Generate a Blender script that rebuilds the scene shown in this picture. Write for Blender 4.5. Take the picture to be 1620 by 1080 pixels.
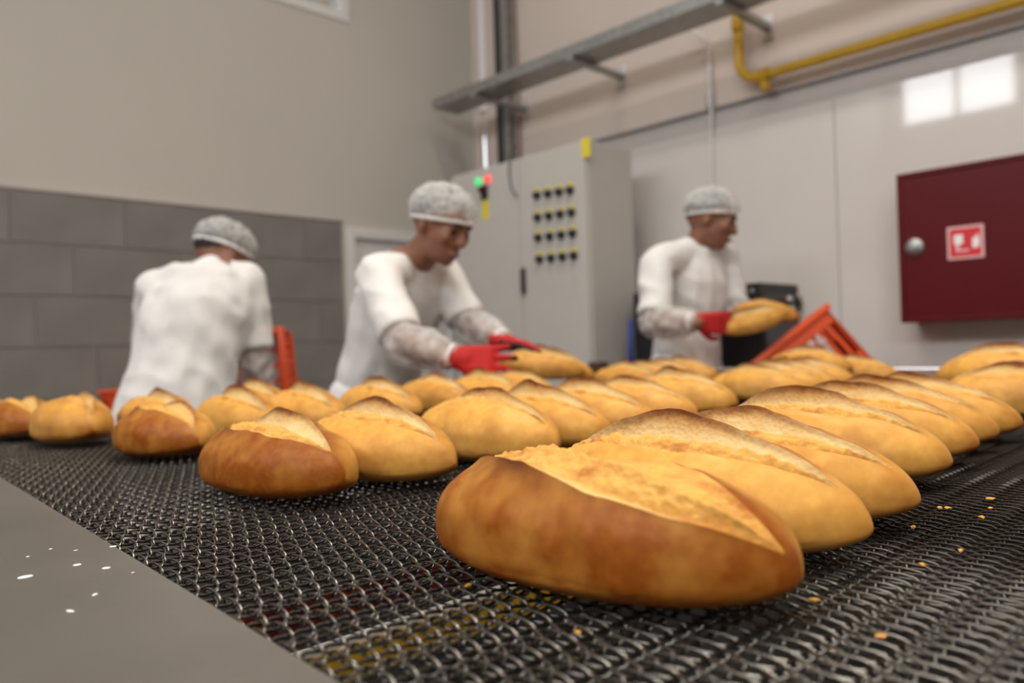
import bpy, bmesh, math, random
import numpy as np
from mathutils import Vector, Matrix, noise as mnoise

# ------------------------------------------------------------------ scene reset
for o in list(bpy.data.objects): bpy.data.objects.remove(o)
SC = bpy.context.scene
COL = SC.collection
PI = math.pi

# ------------------------------------------------------------------ camera
F = 1232.0; CX, CY = 810.0, 540.0            # focal length in pixels of the 1620x1080 frame
BELT = 0.90                                   # height of the belt surface
CAM = Vector((0, 0, BELT + 0.165))
RW = Matrix(((0.71592249, 0.01925679, -0.69791415),
             (-0.69744399, -0.02615478, -0.71616186),
             (-0.03204477, 0.99947241, -0.00529426)))     # camera axes -> room axes
cd = bpy.data.cameras.new('camera'); cam = bpy.data.objects.new('camera', cd); COL.objects.link(cam)
cd.sensor_fit = 'HORIZONTAL'; cd.sensor_width = 36.0; cd.lens = F / 1620.0 * 36.0
cd.clip_start = 0.01; cd.clip_end = 100
cam.matrix_world = Matrix.Translation(CAM) @ RW.to_4x4()
cd.dof.use_dof = True; cd.dof.focus_distance = 0.69; cd.dof.aperture_fstop = 3.9
SC.camera = cam

# ------------------------------------------------------------------ world, exposure
w = bpy.data.worlds.new('world'); SC.world = w; w.use_nodes = True
bg = w.node_tree.nodes['Background']; bg.inputs[0].default_value = (0.93, 0.96, 1.0, 1); bg.inputs[1].default_value = 0.6
SC.view_settings.view_transform = 'Standard'; SC.view_settings.look = 'None'
SC.view_settings.gamma = 1.0; SC.view_settings.exposure = 0.07
SC.view_settings.use_curve_mapping = False

# ------------------------------------------------------------------ room size, daylight and ceiling lamps
WX, WY = 3.65, 4.05            # wall with the fire cabinet / wall with the grey tiles
BX, BY = -4.0, -5.5            # wall with the high windows / wall behind the camera
CH = 5.5
WINS = [(-5.0, -3.6), (-3.1, -1.7), (-1.2, 0.2), (0.7, 2.1), (2.45, 3.85)]
WZ0, WZ1 = 3.85, 5.05
LAMPS = [(-1.9, -2.6), (-1.9, 0.6), (1.1, -2.6), (1.1, -0.6), (1.1, 1.1), (2.3, 2.3)]  # last one is an added fill to brighten the far wall corner
def area(name, loc, rot, sx, sy, power, col):
    l = bpy.data.lights.new(name, 'AREA'); l.shape = 'RECTANGLE'; l.size = sx; l.size_y = sy; l.energy = power; l.color = col
    o = bpy.data.objects.new(name, l); o.location = loc; o.rotation_euler = rot; COL.objects.link(o); return o
for y0, y1 in WINS:
    area('window_daylight', (BX - 0.16, (y0+y1)/2, (WZ0+WZ1)/2), (0, -PI/2, 0), WZ1-WZ0, y1-y0, 62, (0.95, 0.965, 1.0))
for x, y in LAMPS:
    area('lamp_light', (x, y, CH - 0.48), (0, 0, 0), 0.22, 1.15, 33 if x < 2 else 13, (1.0, 0.93, 0.82)).data.spread = math.radians(125)  # the weaker light is the added corner fill

# ------------------------------------------------------------------ placing helpers
def ray(u, v): return RW @ Vector(((u-CX)/F, -(v-CY)/F, -1.0))
def atd(u, v, d): return CAM + ray(u, v) * d
def onp(u, v, axis, val):
    r = ray(u, v); return CAM + r * ((val - CAM[axis]) / r[axis])

# ------------------------------------------------------------------ materials
def node(nt, t, **k):
    n = nt.nodes.new(t)
    for a, b in k.items(): setattr(n, a, b)
    return n
def mat(name, col, rough=0.5, metal=0.0, var=0.0, vscale=8.0, bump=0.0, bscale=60.0, spec=0.5, col2=None, alpha=1.0, stretch=None, detail=4.0):
    m = bpy.data.materials.new(name); m.use_nodes = True; nt = m.node_tree
    b = nt.nodes['Principled BSDF']; L = nt.links
    b.inputs['Base Color'].default_value = (*col, 1); b.inputs['Roughness'].default_value = rough
    b.inputs['Metallic'].default_value = metal; b.inputs['Specular IOR Level'].default_value = spec
    b.inputs['Alpha'].default_value = alpha
    tc = node(nt, 'ShaderNodeTexCoord')
    src = tc.outputs['Object']
    if stretch:
        mp = node(nt, 'ShaderNodeMapping'); mp.inputs['Scale'].default_value = stretch; L.new(src, mp.inputs[0]); src = mp.outputs[0]
    if var > 0:
        n = node(nt, 'ShaderNodeTexNoise'); n.inputs['Scale'].default_value = vscale; n.inputs['Detail'].default_value = detail
        L.new(src, n.inputs['Vector'])
        r = node(nt, 'ShaderNodeValToRGB'); r.color_ramp.elements[0].position = 0.3; r.color_ramp.elements[1].position = 0.7
        c2 = col2 if col2 else tuple(c*(1-var) for c in col)
        r.color_ramp.elements[0].color = (*c2, 1); r.color_ramp.elements[1].color = (*col, 1)
        L.new(n.outputs['Fac'], r.inputs[0]); L.new(r.outputs[0], b.inputs['Base Color'])
    if bump > 0:
        n2 = node(nt, 'ShaderNodeTexNoise'); n2.inputs['Scale'].default_value = bscale; n2.inputs['Detail'].default_value = 5
        L.new(src, n2.inputs['Vector'])
        bp = node(nt, 'ShaderNodeBump'); bp.inputs['Strength'].default_value = bump; bp.inputs['Distance'].default_value = 0.01
        L.new(n2.outputs['Fac'], bp.inputs['Height']); L.new(bp.outputs[0], b.inputs['Normal'])
    return m
M = {}
M['plaster'] = mat('plaster', (0.55, 0.515, 0.462), 0.85, var=0.04, vscale=1.3, bump=0.06, bscale=90)
M['plaster_warm'] = mat('plaster_warm', (0.58, 0.49, 0.435), 0.85, var=0.05, vscale=1.5, bump=0.06, bscale=90)
M['panel'] = mat('panel', (0.68, 0.635, 0.60), 0.05, var=0.03, vscale=2, spec=0.55)
M['band'] = mat('band', (0.50, 0.455, 0.43), 0.55, var=0.05)
M['tile'] = mat('tile', (0.23, 0.218, 0.203), 0.45, var=0.24, vscale=3.2, bump=0.05, bscale=30, detail=7)
M['grout'] = mat('grout', (0.33, 0.31, 0.295), 0.8)
M['floor'] = mat('floor', (0.30, 0.28, 0.26), 0.5, var=0.2, vscale=3)
M['ceiling'] = mat('ceiling', (0.62, 0.60, 0.57), 0.9)
M['white_frame'] = mat('white_frame', (0.72, 0.70, 0.68), 0.4)
M['wire'] = None
M['steel'] = mat('steel', (0.43, 0.41, 0.385), 0.40, 1.0, var=0.25, vscale=4, bump=0.02, bscale=120)
M['galv'] = mat('galv', (0.42, 0.42, 0.41), 0.4, 0.85, var=0.25, vscale=20)
M['galv_bright'] = mat('galv_bright', (0.75, 0.76, 0.78), 0.28, 0.9)
M['dark_steel'] = mat('dark_steel', (0.045, 0.043, 0.042), 0.5, 0.6, var=0.3)
M['black'] = mat('black', (0.012, 0.012, 0.013), 0.45)
M['cable_black'] = mat('cable_black', (0.03, 0.034, 0.034), 0.5)
M['charcoal'] = mat('charcoal', (0.045, 0.046, 0.05), 0.45, var=0.2)
M['yellow'] = mat('yellow', (0.62, 0.36, 0.015), 0.42, var=0.18, vscale=9)
M['label_yellow'] = mat('label_yellow', (0.75, 0.62, 0.03), 0.5)
M['cabinet'] = mat('cabinet', (0.52, 0.49, 0.455), 0.5, var=0.03, bump=0.03, bscale=300)
M['cabinet_side'] = M['cabinet']
M['seam'] = mat('seam', (0.10, 0.10, 0.10), 0.7)
M['knob_black'] = mat('knob_black', (0.015, 0.015, 0.015), 0.4)
M['fire_red'] = mat('fire_red', (0.095, 0.002, 0.005), 0.42, spec=0.22, var=0.08, vscale=2)
M['sign_red'] = mat('sign_red', (0.62, 0.02, 0.03), 0.5)
M['white_paint'] = mat('white_paint', (0.86, 0.84, 0.82), 0.5)
M['trim_grey'] = mat('trim_grey', (0.20, 0.185, 0.175), 0.6)
M['letter'] = mat('letter', (0.50, 0.42, 0.40), 0.6)
M['pink_border'] = mat('pink_border', (0.80, 0.50, 0.50), 0.5)
M['orange'] = mat('orange', (0.72, 0.075, 0.008), 0.42, var=0.12, vscale=7)
M['shirt'] = mat('shirt', (0.75, 0.73, 0.715), 0.9, var=0.04, vscale=9, bump=0.25, bscale=26)
M['trousers'] = mat('trousers', (0.76, 0.75, 0.76), 0.9, bump=0.25, bscale=26)
M['skin'] = mat('skin', (0.27, 0.118, 0.072), 0.5, var=0.15, vscale=22, bump=0.08, bscale=120)
M['hair'] = mat('hair', (0.018, 0.014, 0.012), 0.6, var=0.4, vscale=50, bump=0.4, bscale=140)
M['hair_grey'] = mat('hair_grey', (0.07, 0.07, 0.07), 0.6, var=0.5, vscale=60, bump=0.4, bscale=140)
M['eye'] = mat('eye', (0.02, 0.013, 0.01), 0.2)
M['lip'] = mat('lip', (0.22, 0.075, 0.06), 0.5)
M['shoe'] = mat('shoe', (0.7, 0.7, 0.7), 0.5)
M['wood_dark'] = mat('wood_dark', (0.07, 0.035, 0.02), 0.6)
M['blue'] = mat('blue', (0.01, 0.03, 0.25), 0.5)
M['speck'] = mat('speck', (0.75, 0.74, 0.72), 0.5)
M['crumb_bit'] = mat('crumb_bit', (0.62, 0.30, 0.05), 0.8)
M['lamp_green'] = mat('lamp_green', (0.05, 0.6, 0.2), 0.3)
M['lamp_red'] = mat('lamp_red', (0.8, 0.08, 0.08), 0.3)
for k, c, s in (('lamp_green', (0.08, 1.0, 0.35), 0.55), ('lamp_red', (1.0, 0.10, 0.10), 0.8)):
    b = M[k].node_tree.nodes['Principled BSDF']; b.inputs['Emission Color'].default_value = (*c, 1); b.inputs['Emission Strength'].default_value = s
M['tube'] = mat('tube', (0.9, 0.9, 0.9), 0.5)
b = M['tube'].node_tree.nodes['Principled BSDF']; b.inputs['Emission Color'].default_value = (1, 0.95, 0.86, 1); b.inputs['Emission Strength'].default_value = 3.0
M['glass'] = mat('glass', (0.42, 0.40, 0.37), 0.15, spec=0.6)
M['door_glass'] = mat('door_glass', (0.30, 0.31, 0.30), 0.2)

def see_through(name, col, dens, scale):
    m = bpy.data.materials.new(name); m.use_nodes = True; nt = m.node_tree; L = nt.links
    b = nt.nodes['Principled BSDF']; b.inputs['Base Color'].default_value = (*col, 1); b.inputs['Roughness'].default_value = 0.6
    out = nt.nodes['Material Output']
    t = node(nt, 'ShaderNodeBsdfTransparent'); mx = node(nt, 'ShaderNodeMixShader')
    tc = node(nt, 'ShaderNodeTexCoord'); n = node(nt, 'ShaderNodeTexNoise'); n.inputs['Scale'].default_value = scale; n.inputs['Detail'].default_value = 6
    r = node(nt, 'ShaderNodeMapRange'); r.inputs['From Min'].default_value = 0.3; r.inputs['From Max'].default_value = 0.7
    r.inputs['To Min'].default_value = dens[0]; r.inputs['To Max'].default_value = dens[1]
    L.new(tc.outputs['Object'], n.inputs['Vector']); L.new(n.outputs['Fac'], r.inputs['Value'])
    L.new(r.outputs[0], mx.inputs[0]); L.new(t.outputs[0], mx.inputs[1]); L.new(b.outputs[0], mx.inputs[2]); L.new(mx.outputs[0], out.inputs[0])
    return m
M['hairnet'] = see_through('hairnet', (0.80, 0.79, 0.78), (0.26, 0.56), 60)
M['net_brim'] = see_through('net_brim', (0.84, 0.83, 0.82), (0.7, 0.95), 30)
M['sleeve'] = see_through('sleeve', (0.80, 0.77, 0.75), (0.22, 0.62), 24)

def wire_mat():
    m = mat('wire', (0.33, 0.315, 0.29), 0.34, 1.0); nt = m.node_tree; L = nt.links; b = nt.nodes['Principled BSDF']
    g = node(nt, 'ShaderNodeNewGeometry')
    n = node(nt, 'ShaderNodeTexNoise'); n.inputs['Scale'].default_value = 5.0; n.inputs['Detail'].default_value = 6
    L.new(g.outputs['Position'], n.inputs['Vector'])
    n3 = node(nt, 'ShaderNodeTexNoise'); n3.inputs['Scale'].default_value = 130.0; n3.inputs['Detail'].default_value = 3
    L.new(g.outputs['Position'], n3.inputs['Vector'])
    s = node(nt, 'ShaderNodeSeparateXYZ'); L.new(g.outputs['Position'], s.inputs[0])
    # oven scale: browner towards the middle of the wide belt, brighter at its worn edge
    mr = node(nt, 'ShaderNodeMapRange'); mr.inputs['From Min'].default_value = 0.30; mr.inputs['From Max'].default_value = 0.75
    L.new(s.outputs[0], mr.inputs['Value'])
    ad = node(nt, 'ShaderNodeMath', operation='MULTIPLY_ADD'); ad.inputs[1].default_value = 1.1; ad.inputs[2].default_value = -0.55
    L.new(n.outputs['Fac'], ad.inputs[0])
    ad2 = node(nt, 'ShaderNodeMath', operation='ADD'); ad2.use_clamp = True; L.new(mr.outputs[0], ad2.inputs[0]); L.new(ad.outputs[0], ad2.inputs[1])
    ad3 = node(nt, 'ShaderNodeMath', operation='MULTIPLY_ADD'); ad3.use_clamp = True; ad3.inputs[1].default_value = 0.8; ad3.inputs[2].default_value = -0.40
    L.new(n3.outputs['Fac'], ad3.inputs[0])
    ad4 = node(nt, 'ShaderNodeMath', operation='ADD'); ad4.use_clamp = True; L.new(ad2.outputs[0], ad4.inputs[0]); L.new(ad3.outputs[0], ad4.inputs[1])
    mx = node(nt, 'ShaderNodeMixRGB'); mx.inputs[1].default_value = (0.25, 0.237, 0.215, 1); mx.inputs[2].default_value = (0.034, 0.027, 0.022, 1)
    L.new(ad4.outputs[0], mx.inputs[0]); L.new(mx.outputs[0], b.inputs['Base Color'])
    mr2 = node(nt, 'ShaderNodeMapRange'); mr2.inputs['To Min'].default_value = 0.26; mr2.inputs['To Max'].default_value = 0.42
    L.new(ad4.outputs[0], mr2.inputs['Value']); L.new(mr2.outputs[0], b.inputs['Roughness'])
    mr3 = node(nt, 'ShaderNodeMapRange'); mr3.inputs['To Min'].default_value = 1.0; mr3.inputs['To Max'].default_value = 0.85
    L.new(ad4.outputs[0], mr3.inputs['Value']); L.new(mr3.outputs[0], b.inputs['Metallic'])
    return m
M['wire'] = wire_mat()

# bread: the zone attribute holds crumb / torn rough crust / burnt / browned shares baked into each loaf
def bread_mats():
    def base(name):
        m = bpy.data.materials.new(name); m.use_nodes = True; nt = m.node_tree
        at = node(nt, 'ShaderNodeAttribute'); at.attribute_name = 'zone'
        sp = node(nt, 'ShaderNodeSeparateColor'); nt.links.new(at.outputs['Color'], sp.inputs[0])
        tc = node(nt, 'ShaderNodeTexCoord')
        return m, nt, at, sp, tc, nt.nodes['Principled BSDF']
    def noise(nt, tc, sc, det=5, st=None):
        n = node(nt, 'ShaderNodeTexNoise'); n.inputs['Scale'].default_value = sc; n.inputs['Detail'].default_value = det
        if st:
            mp = node(nt, 'ShaderNodeMapping'); mp.inputs['Scale'].default_value = st; nt.links.new(tc.outputs['Object'], mp.inputs[0]); nt.links.new(mp.outputs[0], n.inputs['Vector'])
        else: nt.links.new(tc.outputs['Object'], n.inputs['Vector'])
        return n.outputs['Fac']
    def mix(nt, f, a, b):
        x = node(nt, 'ShaderNodeMixRGB')
        for i, s in ((0, f), (1, a), (2, b)):
            if isinstance(s, tuple): x.inputs[i].default_value = (*s, 1)
            elif isinstance(s, float): x.inputs[i].default_value = s
            else: nt.links.new(s, x.inputs[i])
        return x.outputs[0]
    def math_(nt, op, a, b, c=None, clamp=False):
        x = node(nt, 'ShaderNodeMath', operation=op); x.use_clamp = clamp
        for i, s in enumerate((a, b, c)):
            if s is None: continue
            if isinstance(s, (int, float)): x.inputs[i].default_value = s
            else: nt.links.new(s, x.inputs[i])
        return x.outputs[0]
    # crust
    m, nt, at, sp, tc, b = base('crust'); L = nt.links
    n1 = noise(nt, tc, 26, 7); n2 = noise(nt, tc, 120, 4); n3 = noise(nt, tc, 9, 3)
    br = math_(nt, 'ADD', at.outputs['Alpha'], math_(nt, 'MULTIPLY_ADD', n1, 1.3, -0.65), None, True)
    c = mix(nt, br, (0.70, 0.365, 0.075), (0.25, 0.062, 0.003))
    c = mix(nt, math_(nt, 'MULTIPLY', sp.outputs[0], 0.9, None, True), c, (0.72, 0.47, 0.16))      # pale kissing crust
    c = mix(nt, math_(nt, 'MULTIPLY_ADD', n2, 0.9, -0.36, True), c, (0.46, 0.17, 0.022))
    c = mix(nt, math_(nt, 'MULTIPLY', sp.outputs[2], math_(nt, 'MULTIPLY_ADD', n1, 0.6, 0.65), None, True), c, (0.085, 0.020, 0.007))
    L.new(c, b.inputs['Base Color']); b.inputs['Roughness'].default_value = 0.46; b.inputs['Specular IOR Level'].default_value = 0.22
    h = math_(nt, 'ADD', math_(nt, 'MULTIPLY', n2, 0.25), math_(nt, 'ADD', n1, math_(nt, 'MULTIPLY', n3, 0.8)))
    bp = node(nt, 'ShaderNodeBump'); bp.inputs['Strength'].default_value = 0.22; bp.inputs['Distance'].default_value = 0.004
    L.new(h, bp.inputs['Height']); L.new(bp.outputs[0], b.inputs['Normal']); M['crust'] = m
    # torn opening
    m, nt, at, sp, tc, b = base('crumb'); L = nt.links
    n1 = noise(nt, tc, 60, 8, (1, 0.35, 1)); n2 = noise(nt, tc, 260, 4); n3 = noise(nt, tc, 30, 6)
    vo = node(nt, 'ShaderNodeTexVoronoi'); vo.inputs['Scale'].default_value = 210; L.new(tc.outputs['Object'], vo.inputs['Vector'])
    rg = mix(nt, math_(nt, 'MULTIPLY_ADD', n1, 4.5, -2.2, True), (0.66, 0.35, 0.08), (0.38, 0.125, 0.022))
    rg = mix(nt, math_(nt, 'MULTIPLY_ADD', n2, 1.6, -0.75, True), rg, (0.70, 0.42, 0.13))
    rg = mix(nt, math_(nt, 'MULTIPLY', sp.outputs[1], 0.8, None, True), rg, (0.78, 0.56, 0.24))
    cr = mix(nt, math_(nt, 'MULTIPLY_ADD', n3, 1.6, -0.6, True), (0.66, 0.53, 0.27), (0.56, 0.37, 0.13))
    cr = mix(nt, math_(nt, 'MULTIPLY_ADD', vo.outputs['Distance'], -1.5, 0.55, True), cr, (0.50, 0.38, 0.18))
    cr = mix(nt, math_(nt, 'MULTIPLY', sp.outputs[1], math_(nt, 'MULTIPLY_ADD', n3, 1.0, 0.45), None, True), cr, (0.50, 0.22, 0.035))
    c = mix(nt, sp.outputs[0], rg, cr)
    c = mix(nt, math_(nt, 'MULTIPLY', sp.outputs[2], math_(nt, 'MULTIPLY_ADD', n3, 1.0, 0.5), None, True), c, (0.15, 0.042, 0.011))
    L.new(c, b.inputs['Base Color']); b.inputs['Roughness'].default_value = 0.75; b.inputs['Specular IOR Level'].default_value = 0.25
    h = math_(nt, 'ADD', math_(nt, 'MULTIPLY', n2, 0.5), math_(nt, 'ADD', n1, math_(nt, 'MULTIPLY', vo.outputs['Distance'], 1.2)))
    bp = node(nt, 'ShaderNodeBump'); bp.inputs['Strength'].default_value = 0.28; bp.inputs['Distance'].default_value = 0.003
    L.new(h, bp.inputs['Height']); L.new(bp.outputs[0], b.inputs['Normal']); M['crumb'] = m
bread_mats()
def glove_mat():
    m = mat('glove', (0.55, 0.012, 0.012), 0.75, bump=0.3, bscale=250); nt = m.node_tree
    at = node(nt, 'ShaderNodeAttribute'); at.attribute_name = 'coat'
    mx = node(nt, 'ShaderNodeMixRGB'); mx.inputs[1].default_value = (0.46, 0.008, 0.008, 1); mx.inputs[2].default_value = (0.015, 0.015, 0.016, 1)
    nt.links.new(at.outputs['Fac'], mx.inputs[0]); nt.links.new(mx.outputs[0], nt.nodes['Principled BSDF'].inputs['Base Color'])
    return m
M['glove'] = glove_mat()

# ------------------------------------------------------------------ object helpers
def link(name, me, material=None, parent=None, loc=None, rot=None):
    o = bpy.data.objects.new(name, me); COL.objects.link(o)
    if material is not None and me is not None and not me.materials: me.materials.append(material)
    if parent is not None: o.parent = parent
    if loc is not None: o.location = loc
    if rot is not None: o.rotation_euler = rot
    return o
def tag(o, label=None, cat=None, group=None, kind=None):
    for k, v in (('label', label), ('category', cat), ('group', group), ('kind', kind)):
        if v: o[k] = v
    return o
def empty(name, loc=(0, 0, 0), rot=(0, 0, 0)):
    o = bpy.data.objects.new(name, None); o.empty_display_size = 0.05; COL.objects.link(o); o.location = loc; o.rotation_euler = rot; return o
class MB:
    """collects polygons for one mesh"""
    def __init__(s): s.v = []; s.f = []
    def add(s, v, f):
        n = len(s.v); s.v += [tuple(p) for p in v]; s.f += [tuple(i+n for i in q) for q in f]
    def box(s, lo, hi, bev=0.0, mtx=None):
        bm = bmesh.new(); bmesh.ops.create_cube(bm, size=1)
        lo, hi = Vector(lo), Vector(hi)
        for v in bm.verts: v.co = Vector(((lo[i]+hi[i])/2 + v.co[i]*(hi[i]-lo[i]) for i in range(3)))
        if bev > 0: bmesh.ops.bevel(bm, geom=bm.edges[:], offset=bev, segments=2, profile=0.6, affect='EDGES')
        bm.verts.index_update()
        s.add([(mtx @ v.co if mtx else v.co) for v in bm.verts], [[x.index for x in f.verts] for f in bm.faces]); bm.free(); return s
    def tube(s, pts, r, n=10, caps=True):
        pts = [Vector(p) for p in pts]; N = len(pts)
        rr = r if isinstance(r, (list, tuple)) else [r]*N
        t0 = (pts[1]-pts[0]).normalized(); up = Vector((0, 0, 1)) if abs(t0.z) < 0.9 else Vector((1, 0, 0))
        nx = t0.cross(up).normalized(); vs = []; prev = t0
        for i, p in enumerate(pts):
            t = ((pts[min(i+1, N-1)]-pts[max(i-1, 0)])).normalized()
            q = prev.rotation_difference(t); nx = (q @ nx); nx = (nx - t*nx.dot(t)).normalized(); prev = t
            ny = t.cross(nx)
            for k in range(n):
                a = 2*PI*k/n; vs.append(p + (nx*math.cos(a)+ny*math.sin(a))*rr[i])
        fs = [(i*n+k, i*n+(k+1) % n, (i+1)*n+(k+1) % n, (i+1)*n+k) for i in range(N-1) for k in range(n)]
        if caps: fs += [tuple(range(n))[::-1], tuple((N-1)*n+k for k in range(n))]
        s.add(vs, fs); return s
    def lathe(s, prof, mtx, n=20):
        """prof: list of (radius, height) along +Z of mtx"""
        vs = []; N = len(prof)
        for r, z in prof:
            for k in range(n):
                a = 2*PI*k/n; vs.append(mtx @ Vector((r*math.cos(a), r*math.sin(a), z)))
        fs = [(i*n+k, i*n+(k+1) % n, (i+1)*n+(k+1) % n, (i+1)*n+k) for i in range(N-1) for k in range(n)]
        fs += [tuple(range(n))[::-1], tuple((N-1)*n+k for k in range(n))]
        s.add(vs, fs); return s
    def mesh(s, name, smooth=False, sharp=None):
        me = bpy.data.meshes.new(name); me.from_pydata(s.v, [], s.f); me.update()
        bm = bmesh.new(); bm.from_mesh(me); bmesh.ops.recalc_face_normals(bm, faces=bm.faces[:]); bm.to_mesh(me); bm.free()
        if smooth:
            me.polygons.foreach_set('use_smooth', [True]*len(me.polygons))
            if sharp: me.set_sharp_from_angle(angle=sharp)
        return me
    def build(s, name, material, parent=None, smooth=False, sharp=None, loc=None, rot=None):
        return link(name, s.mesh(name, smooth, sharp), material, parent, loc, rot)
def box(name, lo, hi, material, parent=None, bev=0.0):
    return MB().box(lo, hi, bev).build(name, material, parent)
def struct(o): o['kind'] = 'structure'; return o
SH = math.radians(40)

# ================================================================== ROOM
struct(box('floor', (BX, BY, -0.1), (WX, WY, 0), M['floor']))
struct(box('ceiling', (BX-0.2, BY-0.2, CH), (WX+0.2, WY+0.2, CH+0.1), M['ceiling']))
# wall with the tiles (upper part plaster, lower part tiled)
wl = MB()
UX0, UX1, UZ0 = 1.55, 2.66, 3.03           # high interior window
DX0, DX1, DZ1 = 2.575, 3.40, 1.81           # white door
pu = onp(430, 0, 1, WY); pw = onp(552, 37, 1, WY)
UX1 = pw.x; UZ0 = pw.z; UX0 = UX1 - 1.6; UZ1 = UZ0 + 0.9
wl.box((BX, WY, 0), (DX0, WY+0.2, UZ0)).box((DX1, WY, 0), (WX, WY+0.2, UZ0)).box((DX0, WY, DZ1), (DX1, WY+0.2, UZ0))
wl.box((BX, WY, UZ0), (UX0, WY+0.2, UZ1)).box((UX1, WY, UZ0), (WX, WY+0.2, UZ1)).box((BX, WY, UZ1), (WX, WY+0.2, CH))
wall_left = struct(wl.build('wall_left', M['plaster']))
# tiles: each a piece of the wall
TZ = 1.84; TH = 0.238; TW = 0.485; G = 0.006
box('tile_bed', (BX+0.01, WY-0.006, 0.0), (DX0-0.03, WY, TZ), M['grout'], wall_left)
tmesh = {}
row = 0; z1 = TZ
off = [0.831-2*TW, 0.60-2*TW]
while z1 > 0.02:
    z0 = max(0.0, z1-TH)
    xs = off[row % 2] + (0.09 if row % 4 >= 2 else 0)
    x = xs - TW*8
    while x < DX0-0.03:
        a, bq = max(x, -2.2), min(x+TW, DX0-0.03)
        if bq - a > 0.03:
            key = (round(bq-a, 3), round(z1-z0, 3))
            if key not in tmesh:
                tmesh[key] = MB().box((0, -0.007, 0), (bq-a-G, 0.0, z1-z0-G), 0.002).mesh('tile'); tmesh[key].materials.append(M['tile'])
            link('tile', tmesh[key], None, wall_left, (a, WY-0.005-0.0012*((row*7+int(x*10)) % 2), z0))
        x += TW
    z1 -= TH; row += 1
box('tile_trim', (-2.2, WY-0.016, TZ), (DX0-0.03, WY, TZ+0.016), M['band'], wall_left, 0.003)
# high interior window with white frame
wn = struct(empty('window_1', (UX0, WY, UZ0)))
def wpart(name, lo, hi, m, root, bev=0.004):
    off_ = root.location; return box(name, [lo[i]-off_[i] for i in range(3)], [hi[i]-off_[i] for i in range(3)], m, root, bev)
fw = 0.055
wpart('frame', (UX0, WY-0.008, UZ0), (UX1, WY+0.06, UZ0+fw), M['white_frame'], wn)
wpart('frame', (UX0, WY-0.008, UZ1-fw), (UX1, WY+0.06, UZ1), M['white_frame'], wn)
wpart('frame', (UX0, WY-0.008, UZ0+fw), (UX0+fw, WY+0.06, UZ1-fw), M['white_frame'], wn)
wpart('frame', (UX1-fw, WY-0.008, UZ0+fw), (UX1, WY+0.06, UZ1-fw), M['white_frame'], wn)
gm = bpy.data.materials.new('clear_pane'); gm.use_nodes = True
_b = gm.node_tree.nodes['Principled BSDF']; _b.inputs['Base Color'].default_value = (0.9, 0.93, 0.92, 1); _b.inputs['Roughness'].default_value = 0.03; _b.inputs['Alpha'].default_value = 0.22
wpart('pane', (UX0+fw, WY+0.02, UZ0+fw), (UX1-fw, WY+0.026, UZ1-fw), gm, wn, 0)
# the room behind that window
MB().box((UX0-0.5, WY+1.2, UZ0-0.8), (UX1+1.4, WY+1.3, UZ1+0.9)).build('wall_beyond', M['band'])['kind'] = 'structure'
pp = onp(513, 5, 1, WY+0.7)
o = MB().tube([(pp.x, pp.y, UZ0-0.5), (pp.x, pp.y, UZ1+0.3)], 0.03, 12).build('yellow_pipe', M['yellow'], None, True, SH)
tag(o, 'short upright yellow pipe seen through the high window', 'pipe')
pp = onp(531, -4, 1, WY+0.8)
o = MB().tube([(pp.x, pp.y, pp.z-0.02), (pp.x, pp.y, pp.z+0.9)], [0.05, 0.05], 14).build('brown_duct', M['wood_dark'], None, True, SH)
tag(o, 'brown hanging duct end seen through the high window', 'duct')
# white door beside the tiles
dr = struct(empty('door_1', (DX0, WY, 0)))
wpart('door_frame', (DX0, WY-0.03, 0), (DX0+0.05, WY+0.1, DZ1), M['white_frame'], dr)
wpart('door_frame', (DX1-0.05, WY-0.03, 0), (DX1, WY+0.1, DZ1), M['white_frame'], dr)
wpart('door_frame', (DX0+0.05, WY-0.03, DZ1-0.06), (DX1-0.05, WY+0.1, DZ1), M['white_frame'], dr)
dl = wpart('door_leaf', (DX0+0.055, WY+0.0, 0.01), (DX1-0.055, WY+0.04, DZ1-0.065), M['white_frame'], dr)
box('pane', (0.155, -0.006, 0.95), (DX1-DX0-0.155, 0.01, DZ1-0.17), M['door_glass'], dl)
MB().tube([(0.10, -0.0, 1.0), (0.10, -0.05, 1.0), (0.20, -0.055, 1.0)], 0.009, 8).build('door_handle', M['galv'], dl, True, SH)

# wall with the fire cabinet
wall_right = struct(box('wall_right', (WX, BY, 0), (WX+0.2, WY+0.2, CH), M['plaster_warm']))
y = WY - 0.02; PZ = 2.17
pw_ = 1.25; k = 0
while y > BY:
    y0 = max(BY, y-pw_)
    link('wall_panel', MB().box((WX-0.012, y0+0.002, 0.0), (WX, y-0.002, PZ), 0.0015).mesh('wall_panel'), M['panel'], wall_right)
    y -= pw_
box('panel_band', (WX-0.007, BY, PZ), (WX, WY-0.02, 2.262), M['band'], wall_right, 0.002)
o = MB().box((WX-0.025, BY+0.05, 2.262), (WX, WY-0.02, 2.278), 0.003).build('trim_1', M['trim_grey']); struct(o)

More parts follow.
